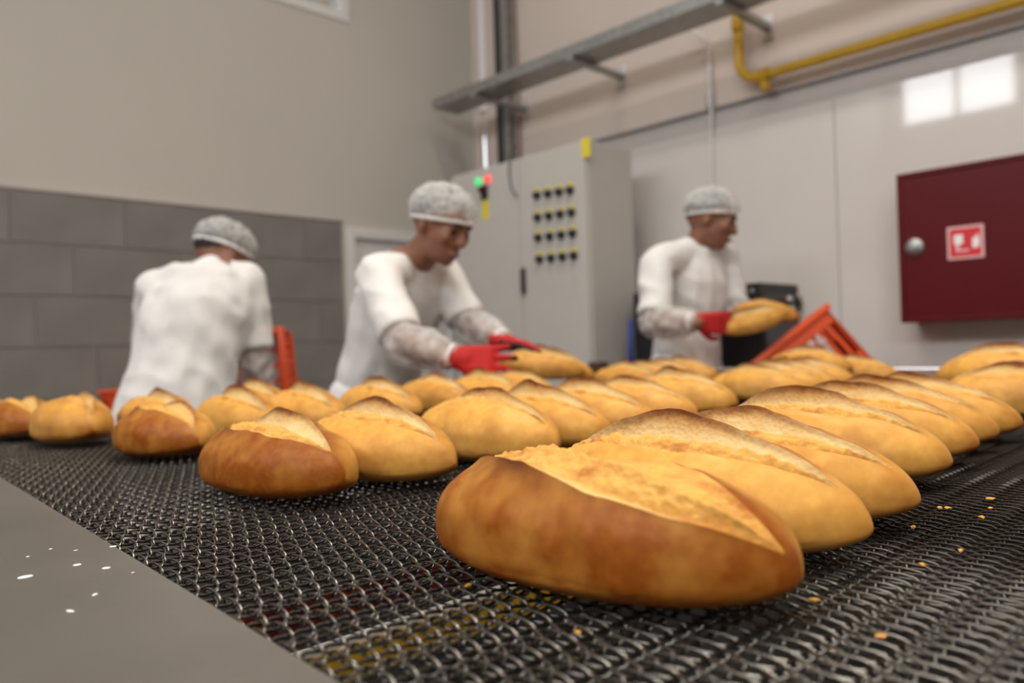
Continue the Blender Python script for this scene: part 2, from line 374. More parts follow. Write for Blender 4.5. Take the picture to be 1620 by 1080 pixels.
# wall with the high windows and wall behind the camera
wb = MB(); yy = BY-0.2
for y0, y1 in WINS:
    wb.box((BX-0.2, yy, WZ0), (BX, y0, WZ1)); yy = y1
wb.box((BX-0.2, yy, WZ0), (BX, WY+0.2, WZ1)).box((BX-0.2, BY-0.2, 0), (BX, WY+0.2, WZ0)).box((BX-0.2, BY-0.2, WZ1), (BX, WY+0.2, CH))
struct(wb.build('wall_windows', M['plaster']))
struct(box('wall_back', (BX, BY-0.2, 0), (WX, BY, CH), M['plaster']))
for i, (y0, y1) in enumerate(WINS):
    wr = struct(empty('window_%d' % (i+2), (BX, y0, WZ0)))
    for a, b_, c, d in ((y0, y1, WZ0, WZ0+0.05), (y0, y1, WZ1-0.05, WZ1), (y0, y0+0.05, WZ0+0.05, WZ1-0.05), (y1-0.05, y1, WZ0+0.05, WZ1-0.05), ((y0+y1)/2-0.03, (y0+y1)/2+0.03, WZ0+0.05, WZ1-0.05)):
        wpart('frame', (BX-0.09, a, c), (BX-0.03, b_, d), M['white_frame'], wr)
# ceiling lamps; the added corner fill gets the same fitting
for i, (x, y) in enumerate(LAMPS):
    r = empty('ceiling_lamp', (x, y, CH))
    box('housing', (-0.14, -0.62, -0.45), (0.14, 0.62, -0.38), M['white_frame'], r, 0.008)
    for s in (-1, 1):
        MB().tube([(0, s*0.45, -0.38), (0, s*0.45, 0)], 0.006, 8).build('suspension_rod', M['galv'], r)
        MB().tube([(s*0.06, -0.58, -0.462), (s*0.06, 0.58, -0.462)], 0.013, 10).build('tube', M['tube'], r, True, SH)
    tag(r, 'white twin-tube ceiling lamp hanging unseen under the hall ceiling', 'lamp', 'ceiling lamps above the hall')

# ================================================================== CONVEYOR
BX0, BX1, BY0, BY1 = 0.185, 2.60, -0.45, 2.06
conv = empty('conveyor', (0, 0, 0)); tag(conv, 'wide wire mesh oven conveyor carrying rows of bread loaves', 'conveyor')
PX, PY = 0.0145, 0.0172; RWI = 0.00095
def spiral_mesh(adv_top, name, seg=14, sides=5):
    """flattened coil around two rods, axis along x; adv_top: share of the pitch made on the top strand"""
    mb = MB(); n = int((BX1-BX0)/PX); pts = []
    A, Bz = (0.0152, 0.0046) if adv_top < 0.3 else (0.0118, 0.0028)
    for c in range(n):
        for k in range(seg):
            t = k/seg; ph = 2*PI*t                       # 0: -y end, pi/2 top, pi: +y end, 3pi/2 bottom
            yv = -A*math.copysign(abs(math.cos(ph))**0.8, math.cos(ph)); zv = Bz*math.sin(ph)
            s = (t/0.5)*adv_top if t < 0.5 else adv_top + (t-0.5)/0.5*(1-adv_top)
            pts.append((c*PX + s*PX, yv, zv))
    mb.tube(pts, RWI, sides)
    me = mb.mesh(name, True); me.materials.append(M['wire']); return me
spA = spiral_mesh(0.10, 'spiral_wire'); 
spB0 = spiral_mesh(0.86, 'spiral_wire_reverse')
rodm = bpy.data.meshes.new('cross_rod')
mb = MB(); nn = int((BX1-BX0)/PX)
mb.tube([(i*PX/2, 0, 0.0007*(1 if i % 2 else -1)) for i in range(nn*2)], 0.00125, 5); rodm = mb.mesh('cross_rod', True); rodm.materials.append(mat('rod', (0.045, 0.038, 0.032), 0.5, 0.8, var=0.3, vscale=40))
nsp = int((BY1-BY0)/PY)
ZS = BELT - 0.0046 - RWI
rng = random.Random(4)
for i in range(nsp):
    yv = BY0 + i*PY
    o = link('spiral_wire', spA if i % 2 == 0 else spB0, None, conv, (BX0 + (0 if i % 2 == 0 else PX*0.35) + rng.uniform(-.0006, .0006), yv, ZS + rng.uniform(-.0005, .0003)))
    link('cross_rod', rodm, None, conv, (BX0, yv + PY/2, ZS))
# side plate of folded sheet steel beside the camera; it narrows slightly towards the far end
mb = MB()
e0, e1, e2 = (0.190, -0.45), (0.204, 0.34), (0.262, 1.60); e3 = (0.278, 2.06)
top = [(-0.55, -0.45), e0, e1, e2, e3, (-0.55, 2.06)]
zt, zb = BELT+0.0015, BELT-0.0015
vs = [(x, y, zt) for x, y in top] + [(x, y, zb) for x, y in top]
n = len(top)
mb.add(vs, [tuple(range(n)), tuple(range(n, 2*n))[::-1]] + [(i, i+n, (i+1) % n+n, (i+1) % n) for i in range(n)])
mb.box((-0.55, -0.45, BELT-0.22), (-0.547, 2.06, BELT-0.0015))
mb.build('side_plate', M['steel'], conv)
# bolt head, frame, legs, far rail, end roller
for yv in (0.0, 1.9):
    for xv in (BX0+0.05, BX1-0.05):
        box('leg', (xv-0.04, yv-0.04, 0), (xv+0.04, yv+0.04, BELT-0.20), M['dark_steel'], conv, 0.004)
box('frame_beam', (BX0-0.02, BY0, BELT-0.20), (BX0+0.03, BY1, BELT-0.05), M['dark_steel'], conv, 0.003)
box('frame_beam', (BX1-0.03, BY0, BELT-0.20), (BX1+0.02, BY1, BELT-0.05), M['dark_steel'], conv, 0.003)
box('slider_bed', (BX0+0.03, BY0, BELT-0.30), (BX1-0.03, BY1, BELT-0.285), M['dark_steel'], conv)
# painted cross members glimpsed through the mesh
box('cross_member', (BX0+0.03, 1.04, BELT-0.24), (BX1-0.03, 1.058, BELT-0.20), mat('red_beam', (0.22, 0.012, 0.006), 0.5), conv, 0.003)
box('cross_member', (BX0+0.03, 0.722, BELT-0.19), (BX1-0.03, 0.730, BELT-0.15), M['yellow'], conv, 0.003)
box('cross_member', (BX0+0.03, 0.752, BELT-0.19), (BX1-0.03, 0.756, BELT-0.15), M['white_paint'], conv, 0.003)
box('guide_rail', (BX1+0.02, BY0, BELT-0.02), (BX1+0.045, 1.60, BELT+0.055), M['galv_bright'], conv, 0.004)
box('side_plate', (BX1+0.005, BY0, BELT-0.06), (BX1+0.02, BY1, BELT+0.02), M['dark_steel'], conv, 0.002)
MB().tube([(BX0, BY1-0.005, BELT-0.055), (BX1, BY1-0.005, BELT-0.055)], 0.05, 24).build('end_roller', M['steel'], conv, True, SH)
pb = onp(946, 578, 1, BY1+0.03)
mb = MB(); mb.box((pb.x-0.03, BY1+0.0, BELT-0.12), (pb.x+0.035, BY1+0.06, pb.z+0.015), 0.005); mb.build('bearing_block', M['wood_dark'], conv)

# ================================================================== BREAD
rng = np.random.default_rng(11)
def sstep(a, b, x):
    t = np.clip((x-a)/(b-a), 0, 1); return t*t*(3-2*t)
def vnoise(P, scale, seed, octs=2):
    out = np.empty(len(P))
    for i, p in enumerate(P):
        out[i] = mnoise.fractal(Vector((p[0]*scale+seed*7.3, p[1]*scale-seed*3.1, p[2]*scale+seed)), 1.0, 2.0, octs)
    return out
def loaf_meshes(seed, NL=84, NC=84, a=0.146, W=0.066, H=0.084, ear=0.17, th_c=0.46, dn=0.16, df=0.10, skew=0.05, tc=-0.02, tw=0.86,
                brown=0.25, lip=0.02, lipburn=0.0, burn=1.0, crumb=1.0, kiss=0.35, point=0.70, fold=0.0):
    r = np.random.default_rng(seed)
    t = -np.cos(np.linspace(0.02, PI-0.02, NL))
    n1, n2 = int(NC*0.36), int(NC*0.38); n3 = NC-n1-n2
    g1 = np.sqrt(np.clip(1-((t-tc)/tw)**2, 0, 1)); c1_ = (th_c + skew*t)*PI
    e1_ = 0.016*np.sin(7*t+seed)+0.006*np.sin(19*t+2.1*seed)
    tn_ = c1_ - np.maximum(g1*(dn+e1_*0.6), 0.012)*PI; tf_ = c1_ + np.maximum(g1*(df+0.010*np.sin(9*t+seed)), 0.010)*PI
    k1_ = np.linspace(0, 1, n1, endpoint=False)[None]; k2_ = np.linspace(0, 1, n2, endpoint=False)[None]; k3_ = np.linspace(0, 1, n3, endpoint=False)[None]
    TH = np.concatenate([-0.5*PI+(tn_[:, None]+0.5*PI)*(1-(1-k1_)**1.35), tn_[:, None]+(tf_-tn_)[:, None]*k2_, tf_[:, None]+(1.5*PI-tf_[:, None])*k3_**1.35], 1)
    T = np.repeat(t[:, None], NC, 1)
    s = np.clip(1-np.abs(T)**2.15, 0, 1)**point
    hs = np.clip(1-np.abs(T)**2.2, 0, 1)**(point*0.86)
    zc = H*(0.40-0.06*T**2)
    cosv, sinv = np.cos(TH), np.sin(TH)
    wob = 1+0.03*np.sin(2.2*T+seed)+0.02*np.sin(4.1*T+2*seed)
    X = -W*wob*s*np.sign(cosv)*np.abs(cosv)**0.88
    up = np.sign(sinv)*np.abs(sinv)**np.where(sinv > 0, 0.95, 0.55)
    Z = zc + np.where(sinv > 0, (H-zc)*hs, zc*hs**0.8)*up
    Y = a*T
    g = np.sqrt(np.clip(1-((T-tc)/tw)**2, 0, 1)); gg = sstep(0.0, 0.65, g)
    thn, thf = np.repeat(tn_[:, None], NC, 1), np.repeat(tf_[:, None], NC, 1)
    wid = np.maximum(thf-thn, 1e-3)
    U = (TH-thn)/wid
    J_ = np.arange(NC)[None]; inside = (J_ >= n1) & (J_ <= n1+n2) & (g > 0.10)
    P = np.stack([X, Y, Z], -1).reshape(-1, 3)
    nz = vnoise(P, 26, seed, 3).reshape(T.shape); nf = vnoise(P, 150, seed+2, 3).reshape(T.shape)
    earw = 1.12*ear*np.exp(-((T-tc-0.14)/0.46)**2)*(1+0.10*np.sin(11*T+seed))
    # inside profile
    prof = np.where(U < 0.10, lip*(1-U/0.10)-0.045*(U/0.10),
            np.where(U < 0.52, -0.045+0.075*np.sin((U-0.10)/0.42*PI)*1.0,
            np.where(U < 0.60, -0.045-0.08*(U-0.52)/0.08,
            -0.125+(earw+0.125)*np.clip((U-0.60)/0.40, 0, 1)**1.55)))
    prof = prof + 0.035*np.exp(-((U-0.955)/0.045)**2)*(earw > 0.05)
    d_in = prof*gg + np.where(U < 0.55, 0.034, 0.012)*nf*gg*sstep(0.0, 0.16, U)*sstep(1.0, 0.9, U) + fold*0.05*np.exp(-((U-0.36)/0.05)**2)*gg
    d_near = lip*np.exp(np.minimum(U, 0)*wid/0.16)*gg
    d_far = earw*np.exp(-np.maximum(TH-thf, 0)/0.34)*gg
    D = np.where(inside, d_in, np.where(U <= 0, d_near, d_far))*H
    D = np.where(np.sin(TH) < -0.2, 0, D)
    D = D + 0.0028*nz*(np.sin(TH) > -0.3)*s
    nxv, nzv = -cosv, sinv
    X = X + D*nxv*0.75; Z = Z + D*nzv
    # overhang of the ear towards the near side
    lean = np.where(inside, np.clip((U-0.72)/0.28, 0, 1)**2, np.where(U >= 1, np.exp(-np.maximum(TH-thf, 0)/0.18), 0))*gg
    X = X - lean*earw*H*0.55
    Z = np.maximum(Z, 0.0008*(np.abs(np.sin(3*T))))
    # zones
    cz = crumb*sstep(0.50+0.05*np.sin(17*T+seed), 0.60, U)*inside*sstep(0.15, 0.55, g)
    du = np.where(U > 1, (TH-thf)/0.11, (1-U)*wid/0.045)
    toast = (1.15*np.exp(-np.maximum(1-U, 0)*wid/0.13)*(crumb > 0.5)*np.exp(-((T-tc)/0.6)**2) + np.exp(-(U/0.10)**2)*0.9*(U < 0.4))*inside*gg
    bz = burn*np.where(U > 1, np.exp(-np.abs(du)**1.3), sstep(0.89, 0.955, U+0.022*nf+0.02*nz)*inside)*gg*np.exp(-((T-tc-0.05)/0.5)**2)
    ln = np.where(U < 0, -U*wid/0.26, U*wid/0.03)
    bz = np.maximum(bz, lipburn*np.exp(-np.abs(ln)**1.3)*gg*np.exp(-((T-0.32)/0.30)**2))
    near = sstep(-0.75, 0.6, cosv)
    az = brown*near + 0.55*np.exp(-np.maximum(TH-thf, 0)/0.5)*(U >= 1)*gg + 0.30*sstep(0.75, 1.0, np.abs(T)) + 0.25*sstep(0.25, -0.6, sinv)
    az = np.clip(az + 0.22*nz, 0, 1)
    kz = kiss*np.exp(-((sinv-0.0)/0.38)**2)*np.exp(-(T/0.55)**2)*(1-brown)
    V = np.stack([X, Y, Z], -1).reshape(-1, 3)
    zr = np.where(inside, cz, kz).reshape(-1); zb_ = bz.reshape(-1); za = az.reshape(-1); zg = toast.reshape(-1)
    V = np.vstack([V, [[0, -a*1.004, H*0.34], [0, a*1.004, H*0.34]]])
    zr = np.append(zr, [0, 0]); zb_ = np.append(zb_, [0, 0]); zg = np.append(zg, [0, 0]); za = np.append(za, [0.45+brown*0.3]*2)
    fc, fi = [], []
    ins_f = inside
    for i in range(NL-1):
        for j in range(NC):
            k = (j+1) % NC
            q = (i*NC+j, (i+1)*NC+j, (i+1)*NC+k, i*NC+k)
            (fi if (n1 <= j < n1+n2 and ins_f[i, j] and ins_f[i+1, j]) else fc).append(q)
    S, E_ = NL*NC, NL*NC+1
    for j in range(NC):
        k = (j+1) % NC
        fc.append((S, j, k)); fc.append((E_, (NL-1)*NC+k, (NL-1)*NC+j))
    out = []
    for nm, fl, mt in (('crust', fc, M['crust']), ('torn_crumb', fi, M['crumb'])):
        used = sorted({i for q in fl for i in q}); mp = {i: n for n, i in enumerate(used)}
        me = bpy.data.meshes.new(nm); me.from_pydata(V[used].tolist(), [], [tuple(mp[i] for i in q)[::-1] for q in fl]); me.update()
        at = me.color_attributes.new('zone', 'FLOAT_COLOR', 'POINT')
        cols = np.stack([zr[used], zg[used], zb_[used], za[used]], -1).astype(np.float32)
        at.data.foreach_set('color', cols.reshape(-1))
        me.polygons.foreach_set('use_smooth', [True]*len(me.polygons)); me.materials.append(mt); out.append(me)
    return out
ORD = ['first', 'second', 'third', 'fourth', 'fifth', 'sixth', 'seventh', 'eighth', 'ninth', 'tenth', 'eleventh', 'twelfth', 'thirteenth', 'fourteenth']
def loaf(meshes, x, y, yaw, label, group, z=BELT, rot=None, tiltx=0, scale=1.0):
    e = empty('bread_loaf', (x, y, z), rot if rot else (0, tiltx, yaw)); e.scale = (scale,)*3
    for nm, me in zip(('crust', 'torn_crumb'), meshes): link(nm, me, None, e)
    tag(e, label, 'bread', group); return e
HI = dict(NL=150, NC=130); MID = dict(NL=100, NC=90); LO = dict(NL=56, NC=52)
# --- front row
L1 = loaf_meshes(3, **HI, a=0.143, point=0.56, W=0.068, H=0.087, ear=0.02, th_c=0.452, dn=0.165, df=0.25, skew=0.20, brown=0.80, lip=0.06, lipburn=1.0, burn=0.15, crumb=0.0, kiss=0.0, tw=0.95, fold=1.0)
loaf(L1, 0.414, 0.350, 0.10, 'large brown loaf nearest the camera, dark lip and wide golden split', 'loaves of the front row')
front = [
 (0.547, 0.366, 0.06, dict(H=0.088, ear=0.20, dn=0.17, df=0.085, th_c=0.48, W=0.066, a=0.150, brown=0.12, crumb=1.0), 'loaf touching the nearest loaf, tall burnt ridge over pale crumb'),
 (0.674, 0.372, 0.05, dict(H=0.084, ear=0.17, dn=0.19, df=0.07, th_c=0.46, W=0.062, brown=0.2, burn=0.9), 'third loaf from the left in the front row, narrow crumb slit'),
 (0.885, 0.412, 0.06, dict(H=0.087, ear=0.22, dn=0.15, df=0.09, th_c=0.46, W=0.064, brown=0.12, a=0.148, burn=0.9), 'fourth loaf from the left in the front row, arched pale crumb window'),
 (1.050, 0.428, 0.04, dict(H=0.086, ear=0.20, dn=0.17, df=0.08, th_c=0.46, W=0.062, brown=0.25), 'fifth loaf from the left in the front row'),
 (1.185, 0.440, 0.04, dict(H=0.086, ear=0.20, dn=0.15, df=0.08, th_c=0.46, W=0.060, brown=0.2), 'sixth loaf from the left in the front row, mostly hidden'),
 (1.315, 0.440, 0.04, dict(H=0.084, ear=0.20, dn=0.16, df=0.08, th_c=0.47, W=0.066, brown=0.3, a=0.145), 'seventh loaf from the left in the front row, tapered tip at right edge'),
]
for i, (x, y, yw, kw, lb) in enumerate(front):
    res = HI if i < 4 else MID
    loaf(loaf_meshes(20+i, **res, **kw), x, y, yw, lb, 'loaves of the front row')
var = [loaf_meshes(60+i, **MID, **kw) for i, kw in enumerate([
    dict(ear=0.22, brown=0.12, H=0.085, dn=0.16, df=0.09), dict(ear=0.20, brown=0.2, H=0.083, dn=0.14, df=0.10, th_c=0.48),
    dict(ear=0.23, brown=0.08, H=0.086, W=0.064, dn=0.15), dict(ear=0.22, brown=0.3, H=0.084, dn=0.15, df=0.11, th_c=0.49)])]
for i, (x, y, yw, v) in enumerate([(1.70, 0.395, 0.05, 3), (1.86, 0.41, 0.0, 1), (1.93, 0.455, 0.06, 0)]):
    loaf(var[v], x, y, yw, ['golden loaf lowest of the three at the right edge of the photo', 'middle loaf of the three at the right edge of the photo', 'topmost dark-topped loaf of the three at the right edge of the photo'][i], 'loaves at the right end of the front row', z=BELT+(0.034 if i == 2 else 0))
# --- second row
m1 = loaf_meshes(5, **HI, point=0.60, a=0.134, W=0.069, H=0.084, ear=0.19, th_c=0.50, dn=0.19, df=0.10, skew=0.06, brown=0.9, lip=0.03, lipburn=0.6, crumb=1.0, kiss=0.0)
loaf(m1, 0.440, 0.858, 0.08, 'dark brown loaf at the left end of the second row', 'loaves of the second row')
m2 = loaf_meshes(7, **HI, ear=0.20, th_c=0.49, dn=0.17, df=0.09, brown=0.08, H=0.086, W=0.063)
loaf(m2, 0.572, 0.850, 0.10, 'pale golden loaf second from the left in the second row', 'loaves of the second row')
m3 = loaf_meshes(9, **HI, ear=0.19, th_c=0.52, dn=0.13, df=0.09, brown=0.05, H=0.090, W=0.068, a=0.144)
loaf(m3, 0.764, 0.850, 0.02, 'pale golden loaf third from the left in the second row', 'loaves of the second row')
for i, (x, y, yw, v) in enumerate([(0.905, 0.876, 0.05, 2), (1.062, 0.905, 0.02, 0), (1.215, 0.925, 0.06, 1), (1.47, 0.988, 0.03, 2)]):
    loaf(var[v], x, y, yw, 'golden loaf %s from the left in the second row' % ORD[i+3], 'loaves of the second row')
for i, (x, y, yw, v) in enumerate([(1.86, 1.01, -0.02, 1), (2.0, 1.03, 0.03, 0), (2.13, 1.05, 0.0, 2), (2.26, 1.06, 0.05, 0), (2.42, 1.13, 0.0, 1), (2.51, 1.02, -0.05, 3)]):
    loaf(var[v], x, y, yw, 'golden loaf in front of the tilted orange crate, %s from the left' % ORD[i], 'loaves in front of the tilted crate', z=BELT+(0.035 if i == 4 else 0))
# --- third row
k1 = loaf_meshes(15, **MID, a=0.130, W=0.070, H=0.082, ear=0.13, th_c=0.52, dn=0.16, df=0.12, skew=0.05, brown=0.8, lip=0.07, lipburn=0.8, crumb=0.35, kiss=0.0)
loaf(k1, 0.492, 1.352, 0.05, 'dark brown loaf at the left end of the third row', 'loaves of the third row')
for i, (x, y, yw, v) in enumerate([(0.69, 1.50, 0.05, 0), (0.82, 1.47, 0.0, 2), (1.02, 1.49, 0.04, 0), (1.25, 1.58, 0.0, 3), (1.40, 1.55, 0.05, 2), (1.54, 1.57, 0.0, 1)]):
    loaf(var[v], x, y, yw, 'golden loaf %s from the left in the third row' % ORD[i+1], 'loaves of the third row')
for i, (x, y, yw, v) in enumerate([(2.08, 1.60, 0.0, 3), (2.22, 1.62, 0.02, 1), (2.36, 1.64, 0.0, 0), (2.50, 1.65, 0.02, 2)]):
    loaf(var[v], x, y, yw, 'golden loaf on the belt before the right-hand worker, %s from the left' % ORD[i], 'loaves before the right-hand worker')
# --- far left end
q = loaf_meshes(17, **MID, a=0.128, W=0.070, H=0.090, ear=0.16, th_c=0.56, dn=0.10, df=0.09, brown=0.35, crumb=0.4, kiss=0.5, burn=0.6)
loaf(q, 0.452, 1.735, 0.05, 'round loaf seen end-on near the left edge of the photo', 'loaves at the far left end of the belt')
loaf(k1, 0.415, 1.985, 0.05, 'loaf cut by the left edge of the photo', 'loaves at the far left end of the belt')
loaf(var[1], 0.605, 1.70, 0.05, 'loaf between the end-on loaf and the dark third-row loaf', 'loaves at the far left end of the belt')
loaf(var[0], 0.90, 1.86, 0.03, 'loaf standing out against the orange crate edge at left', 'loaves at the far left end of the belt')

# crumbs on the belt
rg = random.Random(3)
cm = []
for i in range(3):
    bm = bmesh.new(); bmesh.ops.create_icosphere(bm, subdivisions=1, radius=0.004)
    for v in bm.verts: v.co = Vector((v.co.x*rg.uniform(.6, 1.8), v.co.y*rg.uniform(.5, 1.0), v.co.z*rg.uniform(.3, .6)))
    me = bpy.data.meshes.new('bread_crumb'); bm.to_mesh(me); bm.free(); me.materials.append(M['crumb_bit']); cm.append(me)
for i, (u, v) in enumerate([(1487, 803), (1500, 803), (1566, 804), (1554, 818), (1289, 948), (1445, 833), (1460, 893), (1568, 788), (742, 925), (915, 1000), (1395, 1005), (1520, 870)]):
    p = onp(u, v, 2, BELT+0.001)
    o = link('bread_crumb', cm[i % 3], None, None, p, (0, 0, rg.uniform(0, 3))); s = 0.35+0.5*(p-CAM).length; o.scale = (s, s, s)
    tag(o, 'small orange crust crumb lying on the wire belt', 'crumb', 'crust crumbs on the belt')
for i, (u, v, s) in enumerate([(40, 912, 1.7), (122, 893, 1.0), (168, 898, 1.0), (179, 864, 1.0), (150, 940, 1.0), (111, 966, 1.2), (120, 870, 0.6), (80, 868, 0.5), (44, 880, 0.5), (210, 905, 0.4)]):
    p = onp(u, v, 2, BELT+0.0016)
    bm = bmesh.new(); bmesh.ops.create_uvsphere(bm, u_segments=12, v_segments=6, radius=0.0032*s)
    for vv in bm.verts: vv.co.z *= 0.12; vv.co.y *= 0.7+0.3*math.sin(i)
    me = bpy.data.meshes.new('flour_speck'); bm.to_mesh(me); bm.free(); me.materials.append(M['speck'])
    o = link('flour_speck', me, None, None, p, (0, 0, i)); tag(o, 'largest white speck on the grey steel plate' if i == 0 else 'small white speck on the grey steel plate', 'speck', None if i == 0 else 'small specks on the steel plate')

# ================================================================== ELECTRICAL CABINET
EX0, EX1, EY0, EY1 = 3.00, 3.38, 2.51, 3.56
EZ = onp(938, 216, 0, EX0).z
ec = empty('electrical_cabinet', (EX0, EY0, 0)); tag(ec, 'tall grey electrical cabinet with rows of black knobs', 'cabinet')
W_, D_ = EY1-EY0, EX1-EX0
box('body', (0.02, 0, 0.10), (D_, W_, EZ), M['cabinet'], ec, 0.004)
box('plinth', (0.03, 0.01, 0), (D_-0.01, W_-0.01, 0.10), M['dark_steel'], ec)
ys = onp(824, 400, 0, EX0).y - EY0
for a, b_, nm in ((0.008, ys-0.002, 'r'), (ys+0.002, W_-0.008, 'l')):
    dd = box('door', (0, a, 0.11), (0.02, b_, EZ-0.012), M['cabinet'], ec, 0.003)
    if nm == 'r':
        h = onp(829, 443, 0, EX0); MB().box((-0.022, ys-0.035, h.z-0.075), (0.0, ys-0.008, h.z+0.065), 0.006).build('handle', M['charcoal'], dd, True, SH)
        kn = []
        for (u0, v0, u1, v1) in ((851, 309, 903, 301), (852, 344, 905, 336), (853, 376, 907, 369), (855, 410, 909, 404)):
            for j in range(4):
                p = onp(u0+(u1-u0)*j/3, v0+(v1-v0)*j/3, 0, EX0)
                mt = Matrix.Translation((0, p.y-EY0, p.z)) @ Matrix.Rotation(-PI/2, 4, 'Y')
                pl = MB().box((-0.002, p.y-EY0-0.016, p.z+0.008), (0.0, p.y-EY0+0.016, p.z+0.040), 0.0006).build('label_plate', M['label_yellow'], dd)
                MB().lathe([(0.024, 0), (0.024, 0.008), (0.019, 0.010), (0.017, 0.028), (0.013, 0.032)], mt, 16).build('knob', M['knob_black'], dd, True, SH)
        p = onp(927, 233, 0, EX0); MB().box((-0.002, p.y-EY0-0.027, p.z-0.048), (0, p.y-EY0+0.027, p.z+0.048)).build('warning_sticker', M['label_yellow'], dd)
    else:
        for u, v, mk, nm2 in ((758, 288, 'lamp_green', 'green_lamp'), (772, 284, 'lamp_red', 'red_lamp')):
            p = onp(u, v, 0, EX0); mt = Matrix.Translation((0, p.y-EY0, p.z)) @ Matrix.Rotation(-PI/2, 4, 'Y')
            MB().lathe([(0.026, 0), (0.026, 0.006), (0.023, 0.008), (0.022, 0.016), (0.012, 0.022)], mt, 18).build(nm2, M[mk], dd, True, SH)
        p = onp(767, 303, 0, EX0); mt = Matrix.Translation((0, p.y-EY0, p.z)) @ Matrix.Rotation(-PI/2, 4, 'Y')
        MB().box((-0.012, p.y-EY0-0.026, p.z-0.045), (0, p.y-EY0+0.026, p.z+0.035), 0.003).build('switch_block', M['knob_black'], dd)
        mt2 = Matrix.Translation((-0.012, p.y-EY0, p.z+0.008)) @ Matrix.Rotation(-PI/2, 4, 'Y')
        MB().lathe([(0.012, 0), (0.012, 0.01), (0.022, 0.014), (0.020, 0.024)], mt2, 18).build('stop_button', M['fire_red'], dd, True, SH)
        p = onp(768, 332, 0, EX0); MB().box((-0.002, p.y-EY0-0.026, p.z-0.055), (0, p.y-EY0+0.026, p.z+0.055)).build('warning_sticker', M['label_yellow'], dd)
        p = onp(731, 444, 0, EX0); MB().box((-0.022, W_-0.05, p.z-0.07), (0.0, W_-0.022, p.z+0.065), 0.006).build('handle', M['charcoal'], dd, True, SH)
pts = [onp(u, v, 0, EX0-0.012) - Vector((EX0, EY0, 0)) for u, v in ((812, 236), (806, 252), (805, 275), (809, 298), (818, 312))]
MB().tube([pts[0]+Vector((0.03, 0, 0.02))]+pts, 0.004, 6).build('cable', M['charcoal'], ec, True)

# ================================================================== FIRE CABINET
fx = WX-0.012-0.19
a = onp(1417, 277, 0, fx); b_ = onp(1427, 511, 0, fx)
FY1, FZ1, FZ0 = (a.y+b_.y)/2, a.z, b_.z; FY0 = FY1-0.80
fc = empty('fire_hose_cabinet', (WX-0.012, FY0, FZ0)); tag(fc, 'dark red fire hose cabinet mounted on the white wall', 'cabinet')
h_, w_ = FZ1-FZ0, FY1-FY0
box('body', (-0.17, 0, 0), (0, w_, h_), M['fire_red'], fc, 0.004)
fd = box('door', (-0.19, 0.004, 0.004), (-0.168, w_-0.004, h_-0.004), M['fire_red'], fc, 0.004)
# raised rim of the door
mb = MB()
for lo, hi in (((-0.195, 0.0, 0), (-0.168, 0.022, h_)), ((-0.195, w_-0.022, 0), (-0.168, w_, h_)), ((-0.195, 0.022, 0), (-0.168, w_-0.022, 0.02)), ((-0.195, 0.022, h_-0.02), (-0.168, w_-0.022, h_))):
    mb.box(lo, hi, 0.003)
mb.build('door_rim', M['fire_red'], fd)
p = onp(1447, 391, 0, fx); mt = Matrix.Translation((-0.19, p.y-FY0, p.z-FZ0)) @ Matrix.Rotation(-PI/2, 4, 'Y')
MB().lathe([(0.036, 0), (0.036, 0.006), (0.030, 0.012), (0.022, 0.014), (0.020, 0.024), (0.012, 0.026)], mt, 22).build('lock_knob', M['galv'], fd, True, SH)
p = onp(1527.5, 383, 0, fx); cy_, cz_ = p.y-FY0, p.z-FZ0
S = 0.065
sg = MB().box((-0.1925, cy_-S, cz_-S), (-0.19, cy_+S, cz_+S), 0.001).build('fire_sign', M['pink_border'], fd)
MB().box((-0.1932, cy_-S+0.009, cz_-S+0.009), (-0.1925, cy_+S-0.009, cz_+S-0.009)).build('sign_field', M['sign_red'], sg)
def flat(name, pts, x, m, par):
    n = len(pts); v = [(x, cy_-q[0], cz_+q[1]) for q in pts] + [(x+0.0006, cy_-q[0], cz_+q[1]) for q in pts]
    mb = MB(); mb.add(v, [tuple(range(n)), tuple(range(n, 2*n))[::-1]] + [(i, (i+1) % n, (i+1) % n+n, i+n) for i in range(n)]); mb.build(name, m, par)
X_ = -0.1938
flat('hose_reel_mark', [(-0.040, -0.006), (-0.008, -0.006), (-0.008, 0.032), (-0.040, 0.032)], X_, M['white_paint'], sg)
flat('nozzle_mark', [(-0.034, -0.036), (0.012, -0.036), (0.012, -0.028), (-0.022, -0.028), (-0.022, -0.006), (-0.034, -0.006)], X_, M['pink_border'], sg)
flat('flame_mark', [(0.026, -0.026), (0.048, -0.022), (0.050, 0.006), (0.043, 0.034), (0.036, 0.012), (0.028, 0.020), (0.024, -0.006)], X_, M['white_paint'], sg)

